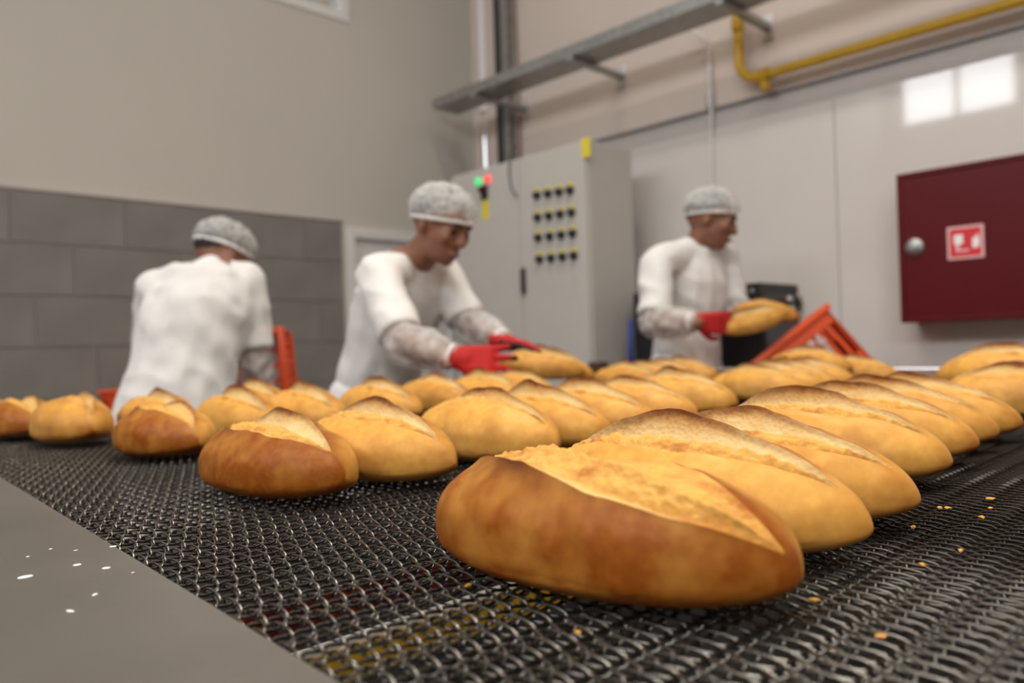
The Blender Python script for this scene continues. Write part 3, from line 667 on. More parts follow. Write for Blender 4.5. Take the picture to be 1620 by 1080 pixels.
# ================================================================== CABLE TRAY, PIPES
ct = empty('cable_tray', (3.20, WY, 2.62)); tag(ct, 'grey steel cable tray on wall brackets running under the ceiling', 'cable tray')
TL = WY-0.10
yb = BY+0.3-WY
mb = MB()
mb.box((0, yb, 0), (0.20, -0.10, 0.004)); mb.build('tray_floor', M['galv'], ct)
box('tray_side', (-0.004, yb, 0), (0.0, -0.10, 0.06), M['galv'], ct); box('tray_side', (0.20, yb, 0), (0.204, -0.10, 0.06), M['galv'], ct)
MB().tube([(0.06, yb, 0.025), (0.06, -0.15, 0.025)], 0.018, 10).build('cable', M['cable_black'], ct, True)
MB().tube([(0.12, yb, 0.02), (0.12, -0.15, 0.02)], 0.014, 10).build('cable', M['charcoal'], ct, True)
for u, v in ((833, 180), (985, 122), (1216, 48)):
    p = onp(u, v, 0, WX)
    yl = p.y-WY
    br = box('bracket_arm', (-0.02, yl-0.02, -0.032), (WX-3.20-0.002, yl+0.02, -0.002), M['galv'], ct, 0.003)
    box('bracket_plate', (WX-3.20-0.013, yl-0.025, -0.075), (WX-3.20-0.001, yl+0.025, 0.045), M['galv_bright'], br, 0.002)
# drop pieces at the corner end of the tray
pipes = []
def pipe(name, pts, r, m, label, cat='pipe', n=14, extra=None):
    o = MB().tube(pts, r, n).build(name, m, None, True, SH); tag(o, label, cat); return o
pz = onp(769, 120, 1, WY-0.10)
cxp = min(pz.x, WX-0.06)
dn = onp(769, 250, 1, WY-0.10)
conduit = empty('white_conduit', (dn.x, WY-0.10, EZ+0.0)); tag(conduit, 'pale vertical conduit in the wall corner above the cabinet', 'pipe')
zt_ = CH-EZ
MB().tube([(0, 0, 2.66-EZ+0.03), (pz.x-dn.x, 0, zt_-0.001)], 0.034, 16).build('upper_pipe', M['white_frame'], conduit, True, SH)
MB().tube([(0, 0, -0.6), (0, 0, 2.62-EZ-0.02)], 0.026, 16).build('lower_pipe', M['galv_bright'], conduit, True, SH)
p = onp(791, 120, 0, WX-0.07)
o = empty('black_cable_duct', (WX-0.04, p.y, 1.4)); tag(o, 'black vertical cable duct in the wall corner beside the conduit', 'duct')
box('duct_body', (-0.04, -0.032, 0), (0.039, 0.038, CH-1.4-0.001), M['cable_black'], o, 0.004)
box('duct_edge', (-0.045, -0.075, 0), (0.039, -0.032, CH-1.4-0.001), M['galv'], o, 0.004)
p = onp(811, 40, 0, WX-0.02); p2 = onp(820, 150, 0, WX-0.02)
pipe('brown_cable', [(WX-0.02, p2.y, 1.9), (WX-0.02, p2.y, p2.z), (WX-0.02, p.y, CH-0.02)], 0.006, mat('brown_cable', (0.16, 0.08, 0.05), 0.6), 'thin brown cable hanging in the wall corner', 'cable', 6)
# yellow gas pipe
gx = 3.555; gz = onp(1212, 118, 0, gx).z
ye = onp(1170, 120, 0, gx).y; yv_ = onp(1152, 40, 0, gx).y
gp = empty('yellow_gas_pipe', (gx, ye, gz)); tag(gp, 'yellow gas pipe with an elbow running along the right wall', 'pipe')
pts = [(0, BY+0.2-ye, 0), (0, -0.16, 0)]
for k in range(7):
    t = k/6*PI/2; pts.append((0, -0.10+0.10*math.sin(t)+0.0, 0.10-0.10*math.cos(t)))
pts.append((0, 0.0, CH-gz-0.001))
MB().tube(pts, 0.0235, 18).build('pipe_run', M['yellow'], gp, True, SH)
MB().tube([(0, 0, 0.26), (0, 0, 0.34)], 0.030, 18).build('collar', M['yellow'], gp, True, SH)
vp = onp(1208, 130, 0, gx)
MB().tube([(0, vp.y-ye-0.03, 0), (0, vp.y-ye+0.03, 0)], 0.034, 18).build('valve_body', M['yellow'], gp, True, SH)
MB().tube([(0, vp.y-ye, -0.02), (0, vp.y-ye-0.012, -0.075)], [0.020, 0.026], 14).build('valve_cap', M['yellow'], gp, True, SH)
for yy in (0.5, -0.8, -2.4):
    box('pipe_clamp', (-0.008, yy-ye-0.015, -0.03), (WX-gx, yy-ye+0.015, 0.03), M['galv'], gp, 0.003)
# thin pale conduit on the white wall
c1 = [onp(u, v, 0, WX-0.03) for u, v in ((1127, 300), (1125, 165), (1121, 75))]
c0 = [c1[-1]+Vector((-0.03, 0.02, 0.06)), onp(1088, 46, 0, WX-0.1)]
tn = empty('thin_conduit', (c1[0].x, c1[0].y, 1.34)); tag(tn, 'thin pale conduit running down the white wall behind the right-hand worker', 'pipe')
O = Vector((c1[0].x, c1[0].y, 1.34))
MB().tube([Vector((0, 0, 0))]+[q_-O for q_ in c1+c0], 0.008, 10).build('conduit_pipe', M['white_frame'], tn, True, SH)
bx_ = onp(1122, 160, 0, WX-0.03)-O
MB().tube([bx_-Vector((0, 0, 0.03)), bx_+Vector((0, 0, 0.03))], 0.016, 10).build('coupling', M['galv'], tn, True, SH)

# ================================================================== BLACK MACHINE BEHIND THE RIGHT WORKER
my0 = onp(1208, 480, 0, 3.26).y; my1 = 2.44; mz = 1.315
mc = empty('control_machine', (3.26, my0, 0)); tag(mc, 'black machine with a control panel standing by the right wall', 'machine')
mw = my1-my0; md = min(onp(1281, 480, 1, my0).x, WX-0.02)-3.26
box('body', (0.0, 0.012, 0.08), (md, mw, mz), M['black'], mc, 0.008)
for a_ in (0.04, mw-0.08):
    for b2 in (0.03, md-0.07): box('foot', (b2, a_, 0), (b2+0.04, a_+0.04, 0.08), M['black'], mc)
pnl = box('control_panel', (0.02, 0.0, 0.35), (md-0.05, 0.012, mz-0.05), M['charcoal'], mc, 0.003)
box('side_cover', (-0.010, 0.03, 0.12), (0.0, mw-0.01, mz-0.02), M['black'], mc, 0.003)
for u, v, r_, mk in ((1238, 477, 0.014, 'fire_red'), (1248, 474, 0.020, 'galv'), (1262, 480, 0.024, 'black'), (1252, 487, 0.014, 'galv'), (1262, 468, 0.012, 'galv')):
    p = onp(u, v, 1, my0); mt = Matrix.Translation((p.x-3.26, 0, p.z)) @ Matrix.Rotation(PI/2, 4, 'X')
    MB().lathe([(r_, 0), (r_, 0.008), (r_*0.7, 0.016)], mt, 14).build('control_knob', M[mk], pnl, True, SH)
p = onp(1190, 461, 0, 3.26); mt = Matrix.Translation((0, p.y-my0, p.z)) @ Matrix.Rotation(-PI/2, 4, 'Y')
MB().lathe([(0.016, 0), (0.016, 0.006), (0.009, 0.012)], mt, 14).build('lock', M['galv'], mc, True, SH)
p0 = onp(997, 505, 0, 3.2); p1 = onp(998, 560, 0, 3.2); Om = Vector((3.26, my0, 0))
MB().tube([p0-Om, p1-Om, p1-Om-Vector((0, 0, 0.3))], 0.012, 8).build('blue_hose', M['blue'], mc, True)

# ================================================================== CRATES
def crate(name, loc, mtx, L_, W2, H2, label, group=None, text=None):
    """open plastic bread crate: local x length, y width, z up (open top)"""
    e = empty(name); e.matrix_world = Matrix.Translation(loc) @ mtx.to_4x4()
    T_ = 0.012
    mb = MB()
    nb = 9
    for i in range(nb+1):
        x = -L_/2 + L_*i/nb; mb.box((x-0.008, -W2/2, 0), (x+0.008, W2/2, 0.008))
    for i in range(7):
        y_ = -W2/2 + W2*i/6; mb.box((-L_/2, y_-0.008, 0), (L_/2, y_+0.008, 0.008))
    mb.build('base_grid', M['orange'], e)
    for s in (-1, 1):
        sp_ = MB()       # long side
        y0 = s*W2/2; lo, hi = min(y0, y0-s*T_), max(y0, y0-s*T_)
        sp_.box((-L_/2, lo, 0), (L_/2, hi, H2*0.22)); sp_.box((-L_/2, lo, H2*0.74), (L_/2, hi, H2*0.9))
        nv = 13
        for i in range(nv+1):
            x = -L_/2 + (L_-0.014)*i/nv; sp_.box((x, lo, H2*0.2), (x+0.014, hi, H2*0.76))
        sp_.box((-0.14, lo, H2*0.2), (0.14, hi, H2*0.76))
        sd = sp_.build('long_side', M['orange'], e)
        se = MB(); x0 = s*L_/2; lo2, hi2 = min(x0, x0-s*T_), max(x0, x0-s*T_)
        se.box((lo2, -W2/2, 0), (hi2, W2/2, H2*0.5)); se.box((lo2, -W2/2, H2*0.8), (hi2, W2/2, H2*0.9))
        se.box((lo2, -W2/2, H2*0.5), (hi2, -W2*0.18, H2*0.8)); se.box((lo2, W2*0.18, H2*0.5), (hi2, W2/2, H2*0.8))
        se.build('short_side', M['orange'], e)
        if text and s == -1:
            cu = bpy.data.curves.new('letters', 'FONT'); cu.body = text; cu.size = 0.046; cu.align_x = 'CENTER'; cu.align_y = 'CENTER'; cu.extrude = 0.0008; cu.space_character = 1.15; cu.offset = 0.003
            ot = bpy.data.objects.new('letters_tmp', cu); COL.objects.link(ot); bpy.context.view_layer.update()
            me = bpy.data.meshes.new_from_object(ot.evaluated_get(bpy.context.evaluated_depsgraph_get())); bpy.data.objects.remove(ot)
            me.materials.clear(); me.materials.append(M['letter'])
            link('lettering', me, None, sd, (0.10, -W2/2-0.0015, H2*0.66), (PI/2, 0, 0))
    rm = MB()
    for lo, hi in (((-L_/2-0.014, -W2/2-0.014, H2*0.9), (L_/2+0.014, -W2/2+0.016, H2)), ((-L_/2-0.014, W2/2-0.016, H2*0.9), (L_/2+0.014, W2/2+0.014, H2)),
                   ((-L_/2-0.014, -W2/2+0.016, H2*0.9), (-L_/2+0.016, W2/2-0.016, H2)), ((L_/2-0.016, -W2/2+0.016, H2*0.9), (L_/2+0.014, W2/2-0.016, H2))):
        rm.box(lo, hi, 0.005)
    rm.build('rim', M['orange'], e, True, SH)
    tag(e, label, 'crate', group); return e
def axes(x, y, z): return Matrix((x, y, z)).transposed()
# camera-side axes in the room
RIGHT = Vector((RW[0][0], RW[1][0], 0)).normalized(); FWD = Vector((-RW[0][2], -RW[1][2], 0)).normalized(); UP = Vector((0, 0, 1))
# ================================================================== PEOPLE
def sph(nu=14, nv=9):
    v = [(0, 0, 1)]; f = []
    for i in range(1, nv):
        p_ = PI*i/nv
        for j in range(nu): v.append((math.sin(p_)*math.cos(2*PI*j/nu), math.sin(p_)*math.sin(2*PI*j/nu), math.cos(p_)))
    v.append((0, 0, -1)); n = len(v)-1
    for j in range(nu): f.append((0, 1+j, 1+(j+1) % nu)); f.append((n, 1+(nv-2)*nu+(j+1) % nu, 1+(nv-2)*nu+j))
    for i in range(nv-2):
        for j in range(nu): a_ = 1+i*nu+j; b_ = 1+i*nu+(j+1) % nu; f.append((a_, a_+nu, b_+nu, b_))
    return [Vector(q_) for q_ in v], f
SV, SF = sph()
I3 = (Vector((1, 0, 0)), Vector((0, 1, 0)), Vector((0, 0, 1)))
class Flesh(MB):
    def ell(s, c, r, ax=I3):
        s.add([Vector(c)+ax[0]*(p.x*r[0])+ax[1]*(p.y*r[1])+ax[2]*(p.z*r[2]) for p in SV], SF); return s
    def chain(s, pts, rad, flat=None):
        """pts: points, rad: radii; flat: (axis, factor) squashes along an axis"""
        for i in range(len(pts)-1):
            p0, p1, r0, r1 = Vector(pts[i]), Vector(pts[i+1]), rad[i], rad[i+1]
            n = max(2, int((p1-p0).length/(0.30*min(r0, r1)))+1)
            for k in range(n+1):
                t = k/n; r = r0+(r1-r0)*t; c = p0.lerp(p1, t)
                if flat:
                    z = flat[0]; x = z.orthogonal().normalized(); y = z.cross(x); s.ell(c, (r, r, r*flat[1]), (x, y, z))
                else: s.ell(c, (r, r, r))
        return s
    def cone(s, p0, r0, p1, r1): s.tube([p0, p1], [r0, r1], 18); return s
    def grow(s, name, voxel=0.008, smooth=6, wr=0.0, wscale=9.0, fac=0.5):
        me = bpy.data.meshes.new(name); me.from_pydata([tuple(p) for p in s.v], [], s.f); me.update()
        o = bpy.data.objects.new('tmp', me); COL.objects.link(o)
        m = o.modifiers.new('r', 'REMESH'); m.mode = 'VOXEL'; m.voxel_size = voxel; m.use_smooth_shade = True
        m2 = o.modifiers.new('s', 'SMOOTH'); m2.iterations = smooth; m2.factor = fac
        bpy.context.view_layer.update()
        out = bpy.data.meshes.new_from_object(o.evaluated_get(bpy.context.evaluated_depsgraph_get())); out.name = name
        bpy.data.objects.remove(o); bpy.data.meshes.remove(me)
        if wr > 0:
            n = len(out.vertices); co = np.empty(n*3, np.float32); no = np.empty(n*3, np.float32)
            out.vertices.foreach_get('co', co); out.vertices.foreach_get('normal', no); co = co.reshape(-1, 3); no = no.reshape(-1, 3)
            d = np.array([1.0+1.6*(0.5-abs(mnoise.noise(Vector((p[0]*wscale+p[2]*wscale*.7, p[1]*wscale-p[2]*wscale*.4, p[2]*wscale*0.8)))))-0.5+0.5*mnoise.noise(Vector((p[0]*wscale*2.3, p[1]*wscale*2.3, p[2]*wscale*2))) for p in co.tolist()])
            co += no*((d-1.0)*wr)[:, None]; out.vertices.foreach_set('co', co.reshape(-1).astype(np.float32)); out.update()
        out.polygons.foreach_set('use_smooth', [True]*len(out.polygons))
        return out
def localise(me, loc):
    me.transform(Matrix.Translation(-Vector(loc))); return me
def glove(name, wr, d, n, side, parent, base, curl=0.5, sc=1.0, spread=0.12):
    """wr wrist, d towards the fingers, n palm facing, side +1: thumb on d x n side"""
    d = d.normalized(); n = (n-d*n.dot(d)).normalized(); l = d.cross(n).normalized()*side
    b = Flesh(); S_ = sc
    b.chain([wr-d*0.02*S_, wr+d*0.02*S_], [0.031*S_, 0.030*S_], (n, 0.8))
    for k in range(-3, 4): b.chain([wr+d*0.015*S_+l*0.006*k*S_, wr+d*0.085*S_+l*0.0105*k*S_], [0.017*S_, 0.0145*S_])
    tips = []
    for i, (off_, ln) in enumerate(((0.031, 0.070), (0.011, 0.080), (-0.010, 0.075), (-0.030, 0.060))):
        p = wr+d*(0.088-0.004*abs(i-1))*S_+l*off_*S_; dirv = (d+l*spread*(1.3-i)*0.5).normalized(); pts = [p-dirv*0.02*S_, p]
        for j, sg_ in enumerate((0.42, 0.33, 0.25)):
            ang = curl*(0.5+0.55*j); pts.append(pts[-1]+(dirv*math.cos(ang)+n*math.sin(ang))*ln*sg_*S_)
        b.chain(pts, [0.0105*S_, 0.0105*S_, 0.0100*S_, 0.0094*S_, 0.0085*S_]); tips.append(pts[-1])
    p = wr+d*0.028*S_+l*0.030*S_; dv = (d*0.65+l*0.75+n*0.35).normalized()
    pts = [p-dv*0.012*S_, p+dv*0.032*S_, p+dv*0.032*S_+(dv+d*0.6+n*0.3).normalized()*0.028*S_, p+dv*0.032*S_+(dv+d*0.6+n*0.3).normalized()*0.028*S_+(d+n*0.5).normalized()*0.022*S_]
    b.chain(pts, [0.0145*S_, 0.0125*S_, 0.0115*S_, 0.0095*S_])
    me = b.grow(name, 0.0042*S_, 4)
    nv = len(me.vertices); no = np.empty(nv*3, np.float32); co = np.empty(nv*3, np.float32)
    me.vertices.foreach_get('normal', no); me.vertices.foreach_get('co', co); no = no.reshape(-1, 3); co = co.reshape(-1, 3)
    pal = no @ np.array(n); al = (co-np.array(wr)) @ np.array(d)
    coat = np.clip((pal+0.15)*4, 0, 1); coat = np.maximum(coat, np.clip((al-0.135*S_)/(0.015*S_), 0, 1)); coat = np.where(al < 0.0, 0, coat)
    at = me.attributes.new('coat', 'FLOAT', 'POINT'); at.data.foreach_set('value', coat.astype(np.float32))
    localise(me, base); return link(name, me, M['glove'], parent)
def head_frame(fwd, upv=UP):
    f = fwd.normalized(); r = f.cross(upv).normalized(); u = r.cross(f).normalized(); return f, r, u
def cap(c, f, r, u, rad, lo, n=28, m=14, wob=0.0, seed=0, inner=False):
    """dome over a head: lo = lower polar angle in degrees (front, back)"""
    v = []; fs = []
    for i in range(m+1):
        for j in range(n):
            az = 2*PI*j/n; low = math.radians(lo[0]*(0.5+0.5*math.cos(az))+lo[1]*(0.5-0.5*math.cos(az)))
            p_ = 0.001+(low-0.001)*i/m
            k = 1+wob*mnoise.noise(Vector((3*math.sin(p_)*math.cos(az)*2, 3*math.sin(p_)*math.sin(az)*2, 3*math.cos(p_)+seed)))
            k *= 1-0.14*max(0.0, (i/m-0.75)/0.25)**2*(0 if inner else 1)
            v.append(c+f*(rad[0]*k*math.sin(p_)*math.cos(az))+r*(rad[1]*k*math.sin(p_)*math.sin(az))+u*(rad[2]*k*math.cos(p_)))
    for i in range(m):
        for j in range(n): fs.append((i*n+j, i*n+(j+1) % n, (i+1)*n+(j+1) % n, (i+1)*n+j))
    ring = [v[m*n+j] for j in range(n)]
    return v, fs, ring
def person(J, label, name='person', skin=M['skin'], hairm=M['hair'], sc=1.0, gloves=(), hands_plain=(), wr=0.010):
    base = Vector((J['pelvis'].x, J['pelvis'].y, 0)) if 'base' not in J else J['base']
    for s, g_ in zip('rl', gloves): J['hd'+s] = g_['d'].normalized()
    hip_s = (J['shr']-J['shl']); hip_s.z = 0; hip_s.normalize()           # towards his right
    spine = (J['neck']-J['pelvis']).normalized(); fr = spine.cross(hip_s)*-1
    if fr.dot(J['face']) < 0 and abs(fr.dot(J['face'])) > 0.3: fr = -fr
    fr.normalize(); AX = (hip_s, fr, spine)
    pv, nk = J['pelvis'], J['neck']; L_ = (nk-pv).length
    f, r, u = head_frame(J['face'], J.get('hup', UP)); hc = J['head']
    b = Flesh()
    # trunk
    for t, a_, d_ in ((0.0, .155, .105), (.12, .150, .105), (.25, .142, .10), (.4, .145, .105), (.55, .155, .115), (.68, .160, .115), (.8, .150, .10), (.9, .11, .08)):
        b.ell(pv.lerp(nk, t), (a_*sc, d_*sc, 0.09*sc), AX)
    b.chain([J['shr'], nk-spine*0.03*sc, J['shl']], [.055*sc, .06*sc, .055*sc])
    b.chain([nk-spine*0.03, hc-u*0.05*sc-f*0.012*sc], [.060*sc, .056*sc])
    # head
    b.ell(hc+u*0.028*sc-f*0.012*sc, (.094*sc, .077*sc, .090*sc), (f, r, u))
    b.ell(hc-u*0.020*sc+f*0.020*sc, (.072*sc, .066*sc, .085*sc), (f, r, u))
    b.ell(hc-u*0.062*sc+f*0.034*sc, (.052*sc, .052*sc, .046*sc), (f, r, u))
    b.ell(hc-u*0.092*sc+f*0.058*sc, (.024*sc, .026*sc, .020*sc), (f, r, u))
    b.chain([hc+u*0.012*sc+f*0.090*sc, hc-u*0.026*sc+f*0.104*sc], [.011*sc, .0155*sc])
    b.ell(hc-u*0.030*sc+f*0.098*sc, (.014*sc, .020*sc, .010*sc), (f, r, u))
    b.ell(hc-u*0.064*sc+f*0.086*sc, (.012*sc, .024*sc, .010*sc), (f, r, u))
    b.chain([hc+u*0.026*sc+f*0.080*sc+r*0.042*sc, hc+u*0.026*sc+f*0.086*sc, hc+u*0.026*sc+f*0.080*sc-r*0.042*sc], [.012*sc]*3)
    for s in (-1, 1):
        b.ell(hc-u*0.014*sc+f*0.066*sc+r*s*0.044*sc, (.022*sc, .022*sc, .024*sc), (f, r, u))
        b.ell(hc-u*0.002*sc-f*0.010*sc+r*s*0.079*sc, (.021*sc, .009*sc, .034*sc), ((f*0.9+r*s*0.35).normalized(), (r*s-f*0.35*1).normalized(), u))
    # arms, legs
    for s in ('r', 'l'):
        sh, el, wt = J['sh'+s], J['el'+s], J['wr'+s]
        b.chain([sh, sh.lerp(el, .45), el, el.lerp(wt, .3), wt], [.052*sc, .047*sc, .040*sc, .043*sc, .029*sc])
        hd = J.get('hd'+s, (wt-el).normalized()); b.chain([wt, wt+hd*0.025*sc], [.022*sc, .009*sc])
        q_ = hip_s*(0.085 if s == 'r' else -0.085)*sc
        hp = pv+q_-Vector((0, 0, 0.02)); ft = Vector((base.x, base.y, 0.09))+q_*1.15; kn = hp.lerp(ft, .48)+Vector((J['bodyf'].x, J['bodyf'].y, 0))*0.03
        b.chain([hp, kn, kn.lerp(ft, .35), ft], [.088*sc, .058*sc, .058*sc, .036*sc])
        b.chain([ft-Vector((0, 0, 0.03)), ft+J['bodyf']*0.15-Vector((0, 0, 0.055))], [.040*sc, .032*sc])
    body = link(name, localise(b.grow('person', 0.0085, 4), base), skin, None, base)
    tag(body, label, 'person', 'bakery workers')
    # trousers
    t_ = Flesh()
    for s in (-1, 1):
        q_ = hip_s*0.085*s*sc; hp = pv+q_-Vector((0, 0, 0.02)); ft = Vector((base.x, base.y, 0.09))+q_*1.15; kn = hp.lerp(ft, .48)+Vector((J['bodyf'].x, J['bodyf'].y, 0))*0.03
        t_.chain([hp, kn], [.105*sc, .082*sc]); t_.cone(kn, .082*sc, ft, .072*sc)
    t_.ell(pv, (.165*sc, .12*sc, .09*sc), AX)
    link('trousers', localise(t_.grow('trousers', 0.012, 5), base), M['trousers'], body)
    sh_ = Flesh()
    for s in (-1, 1):
        q_ = hip_s*0.085*s*sc; ft = Vector((base.x, base.y, 0.09))+q_*1.15
        sh_.chain([ft+J['bodyf']*(-0.04)-Vector((0, 0, 0.045)), ft+J['bodyf']*0.17-Vector((0, 0, 0.050))], [.046*sc, .038*sc])
    link('shoes', localise(sh_.grow('shoes', 0.010, 3), base), M['shoe'], body)
    # shirt
    t_ = Flesh(); k = 1.0
    tor = J.get('torso', ((-.30, .180, .135), (-.15, .178, .135), (0.0, .172, .130), (.12, .168, .128), (.25, .164, .126), (.4, .166, .130), (.55, .174, .138), (.68, .178, .136), (.8, .166, .118), (.9, .122, .094)))
    tt = [q_[0] for q_ in tor]
    for t in np.linspace(tt[0], tt[-1], 40).tolist():
        a_ = float(np.interp(t, tt, [q_[1] for q_ in tor])); d_ = float(np.interp(t, tt, [q_[2] for q_ in tor]))
        c = pv.lerp(nk, t) if t >= 0 else pv+Vector((0, 0, t*L_*0.9))
        t_.ell(c, (a_*sc*J.get('fat', 1), d_*sc*J.get('fat', 1), 0.08*sc), AX if t >= 0 else (hip_s, UP.cross(hip_s), UP))
    t_.chain([J['shr'], nk-spine*0.035*sc, J['shl']], [.070*sc, .074*sc, .070*sc])
    for s in ('r', 'l'):
        sh, el = J['sh'+s], J['el'+s]; e2_ = sh.lerp(el, J.get('slv', .88))
        t_.chain([sh, sh.lerp(e2_, .3)], [.070*sc, .068*sc]); t_.cone(sh.lerp(e2_, .15), .068*sc, e2_, .070*sc)
    t_.ell(nk-spine*0.075*sc-fr*0.01, (.150*sc, .105*sc, .085*sc), AX)
    # neck of the shirt
    t_.cone(nk-spine*0.06*sc, .075*sc, nk+spine*0.012*sc, .066*sc)
    shirt = link('shirt', localise(t_.grow('shirt', 0.0095, 5, wr, 7.5), base), M['shirt'], body)
    # sleeve covers with gathered ends
    for s in ('r', 'l'):
        el, wt = J['el'+s], J['wr'+s]; sh = J['sh'+s]
        t_ = Flesh(); a0 = el.lerp(sh, .12)
        t_.chain([a0, el, el.lerp(wt, .3), el.lerp(wt, .62), el.lerp(wt, .88)], [.054*sc, .064*sc, .066*sc, .056*sc, .038*sc])
        sl = link('sleeve_cover', localise(t_.grow('sleeve_cover', 0.0085, 4, 0.010, 16), base), M['sleeve'], body)
        q_ = el.lerp(wt, .90); ax_ = (wt-el).normalized(); o1 = ax_.orthogonal().normalized(); o2 = ax_.cross(o1)
        MB().tube([q_-base+(o1*math.cos(k*PI/8)+o2*math.sin(k*PI/8))*0.034*sc for k in range(17)], 0.007*sc, 6, False).build('elastic_cuff', M['net_brim'], sl, True)
    # face details
    for s in (-1, 1):
        e_ = Flesh(); e_.ell(hc+u*0.006*sc+f*0.0835*sc+r*s*0.032*sc-base, (.007*sc, .014*sc, .0065*sc), (f, r, u)); me = e_.mesh('eye', True); link('eye', me, M['eye'], body)
        MB().tube([hc-base+u*0.024*sc+f*0.088*sc+r*s*0.050*sc*1.0-f*0.010*sc, hc-base+u*0.031*sc+f*0.094*sc+r*s*0.033*sc, hc-base+u*0.027*sc+f*0.099*sc+r*s*0.014*sc], [.003*sc, .0055*sc, .004*sc], 8).build('eyebrow', M['hair'], body, True)
    MB().tube([hc-base-u*0.066*sc+f*0.083*sc+r*0.025*sc, hc-base-u*0.064*sc+f*0.0985*sc, hc-base-u*0.066*sc+f*0.083*sc-r*0.025*sc], [.003*sc, .0055*sc, .003*sc], 8).build('mouth', M['lip'], body, True)
    # hair: skull cap plus nape
    t_ = Flesh()
    v, fs, ring = cap(hc+u*0.030*sc-f*0.014*sc, f, r, u, (.098*sc, .082*sc, .095*sc), (62, 128)); mb = MB(); mb.add([q_-base for q_ in v], fs); link('hair', mb.mesh('hair', True), hairm, body)
    # hair net, puffed, with gathered brim
    nr = J.get('net', (.122, .104, .104)); nlo = J.get('netlo', (88, 112))
    nc = hc+u*0.038*sc-f*0.008*sc
    v, fs, ring = cap(nc, f, r, u, tuple(q_*sc for q_ in nr), nlo, 36, 16, 0.10, len(label)); mb = MB(); mb.add([q_-base for q_ in v], fs)
    net = link('hair_net', mb.mesh('hair_net', True), M['hairnet'], body)
    rp = [q_-base for q_ in ring]; rp = rp+[rp[0]]
    MB().tube(rp, [0.0065*sc*(1+0.35*math.sin(3.1*k)) for k in range(len(rp))], 7, False).build('net_brim', M['net_brim'], net, True)
    for g_ in gloves:
        glove('glove', g_['w'], g_['d'], g_['n'], g_['side'], body, base, g_.get('curl', .5), g_.get('sc', 1.0)*sc, g_.get('spread', .15))
    return body
def P(u, v, d): return atd(u, v, d)
# --- worker in the middle, reaching for loaves
J = dict(pelvis=P(592, 622, 2.76), neck=P(652, 408, 2.60), shr=P(598, 436, 2.46), shl=P(700, 432, 2.74), elr=P(640, 543, 2.30), wrr=P(722, 566, 2.26),
         ell=P(742, 515, 2.66), wrl=P(800, 541, 2.50), head=P(697, 360, 2.50), face=RIGHT*0.74-FWD*0.52-UP*0.38, bodyf=Vector((0.2, -0.98, 0)).normalized())
J['base'] = Vector((J['pelvis'].x, J['pelvis'].y, 0))
person(J, 'worker in red gloves leaning over the belt in front of the grey cabinet', gloves=(
    dict(w=P(722, 566, 2.26), d=P(800, 574, 2.27)-P(722, 566, 2.26), n=FWD*0.92-UP*0.35, side=-1, curl=0.22, sc=1.12, spread=0.45),
    dict(w=P(797, 541, 2.50), d=P(870, 556, 2.42)-P(797, 541, 2.50), n=-UP+FWD*-0.25, side=1, curl=0.18, sc=1.1)))
def held(mesh, c, dirv, upv, label, group, sc=1.0):
    y_ = dirv.normalized(); z_ = (upv-y_*upv.dot(y_)).normalized(); x_ = y_.cross(z_)
    e = loaf(mesh, 0, 0, 0, label, group); e.matrix_world = Matrix.Translation(Vector(c)-z_*0.04*sc) @ axes(x_, y_, z_).to_4x4() @ Matrix.Scale(sc, 4); return e
held(var[3], P(858, 577, 2.40), RIGHT*-0.9+UP*0.12+FWD*0.15, UP*0.9-FWD*0.2, 'loaf gripped by the red gloves of the worker in the middle', 'loaves held by workers', 0.92)
held(var[1], P(880, 578, 2.52), RIGHT*-0.85+UP*0.22+FWD*0.2, UP, 'loaf held behind another loaf by the worker in the middle', 'loaves held by workers', 0.9)
# --- worker at right, holding loaves
J = dict(pelvis=P(1085, 575, 3.46), neck=P(1100, 388, 3.40), shr=P(1038, 416, 3.24), shl=P(1146, 408, 3.54), elr=P(1036, 510, 3.14), wrr=P(1102, 510, 3.00),
         ell=P(1160, 490, 3.46), wrl=P(1190, 497, 3.20), head=P(1124, 350, 3.34), face=RIGHT*0.86-FWD*0.30-UP*0.24, bodyf=Vector((0.35, -0.94, 0)).normalized(),
         net=(.118, .104, .104), netlo=(84, 112))
person(J, 'worker standing at right before the white wall, holding loaves', hairm=M['hair_grey'], sc=1.04, gloves=(
    dict(w=P(1100, 509, 3.01), d=P(1160, 512, 2.99)-P(1100, 509, 3.01), n=FWD*0.9+UP*0.2, side=-1, curl=0.5, sc=0.98),
    dict(w=P(1190, 498, 3.20), d=P(1220, 505, 3.12)-P(1190, 498, 3.20), n=-FWD*0.9+UP*0.3, side=1, curl=0.5, sc=0.98)))
held(var[1], P(1190, 505, 3.00), RIGHT*-0.93-UP*0.22+FWD*0.25, UP*0.8-FWD*0.6, 'front loaf held up in the hands of the worker at right', 'loaves held by workers', 0.92)
held(var[3], P(1212, 494, 3.17), RIGHT*-0.93+UP*0.12+FWD*0.2, UP, 'rear loaf held up in the hands of the worker at right', 'loaves held by workers', 0.92)
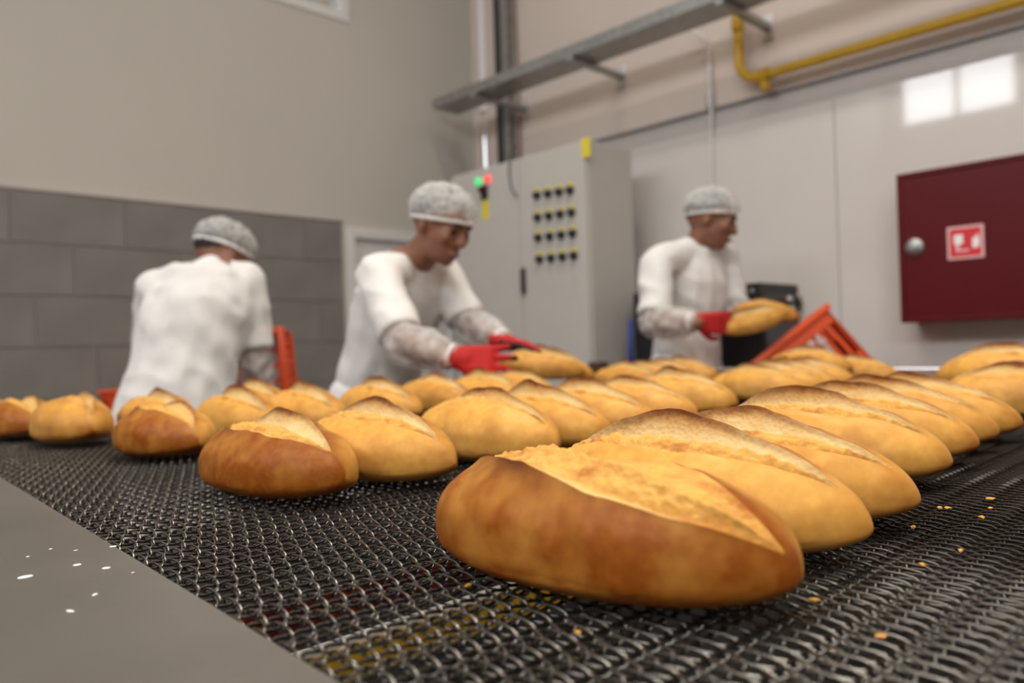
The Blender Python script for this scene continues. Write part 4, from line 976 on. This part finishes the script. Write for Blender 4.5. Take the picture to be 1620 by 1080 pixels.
# --- worker at left with his back to the camera
J = dict(pelvis=P(272, 655, 2.58), neck=P(334, 424, 2.72), shr=P(388, 446, 2.74), shl=P(248, 456, 2.70), elr=P(404, 575, 2.76), wrr=P(408, 668, 2.86),
         ell=P(236, 590, 2.90), wrl=P(262, 660, 2.94), head=P(352, 408, 2.80), face=FWD*0.62+RIGHT*0.62-UP*0.40, bodyf=Vector((0.75, 0.66, 0)).normalized(),
         slv=.80, fat=1.08, net=(.118, .102, .100), netlo=(92, 100))
person(J, 'worker at left bending over crates with his back turned', sc=1.02, wr=0.012, gloves=(
    dict(w=P(408, 668, 2.86), d=-UP+FWD*0.5, n=FWD-RIGHT*0.3, side=1, curl=0.6), dict(w=P(262, 660, 2.94), d=-UP+FWD*0.5, n=FWD, side=-1, curl=0.6)))

# --- crates
cx_ = (RIGHT*math.cos(0.64)+UP*math.sin(0.64)).normalized()
cn_ = ray(1318, 500); cn_.z = 0; cn_ = cn_.normalized()+UP*0.06; cn_ = (cn_-cx_*cn_.dot(cx_)).normalized()
cz_ = cx_.cross(cn_)
CL, CW, CHH = 0.50, 0.24, 0.28
crate('bread_crate', atd(1281, 498, 3.30) - cx_*(CL/2+0.014) - cn_*(CW/2+0.014)*1.0 - cz_*CHH, Matrix((cx_, cn_, cz_)).transposed(), CL, CW, CHH, 'orange crate tilted on its corner with white lettering', None, 'UBBA')
# crate standing on end beside the left worker's arm, another lying low in front of him
ux = (UP*0.985-RIGHT*0.10+FWD*0.1).normalized(); uz = (-FWD); uz = (uz-ux*uz.dot(ux)).normalized(); uy = uz.cross(ux)
crate('bread_crate', atd(447, 516, 3.26) - ux*0.31 + uy*(0.19 if uy.dot(RIGHT) < 0 else -0.19) - uz*0.14, Matrix((ux, uy, uz)).transposed(), 0.60, 0.36, 0.14, 'orange crate standing on end beside the left worker\'s arm')
cl = atd(268, 612, 3.62)
crate('bread_crate', Vector((cl.x, cl.y, cl.z-0.15)), Matrix((RIGHT, UP.cross(RIGHT), UP)).transposed(), 0.48, 0.30, 0.15, 'orange crate lying low behind the left worker, corner beside his hip')
bpy.context.view_layer.update()
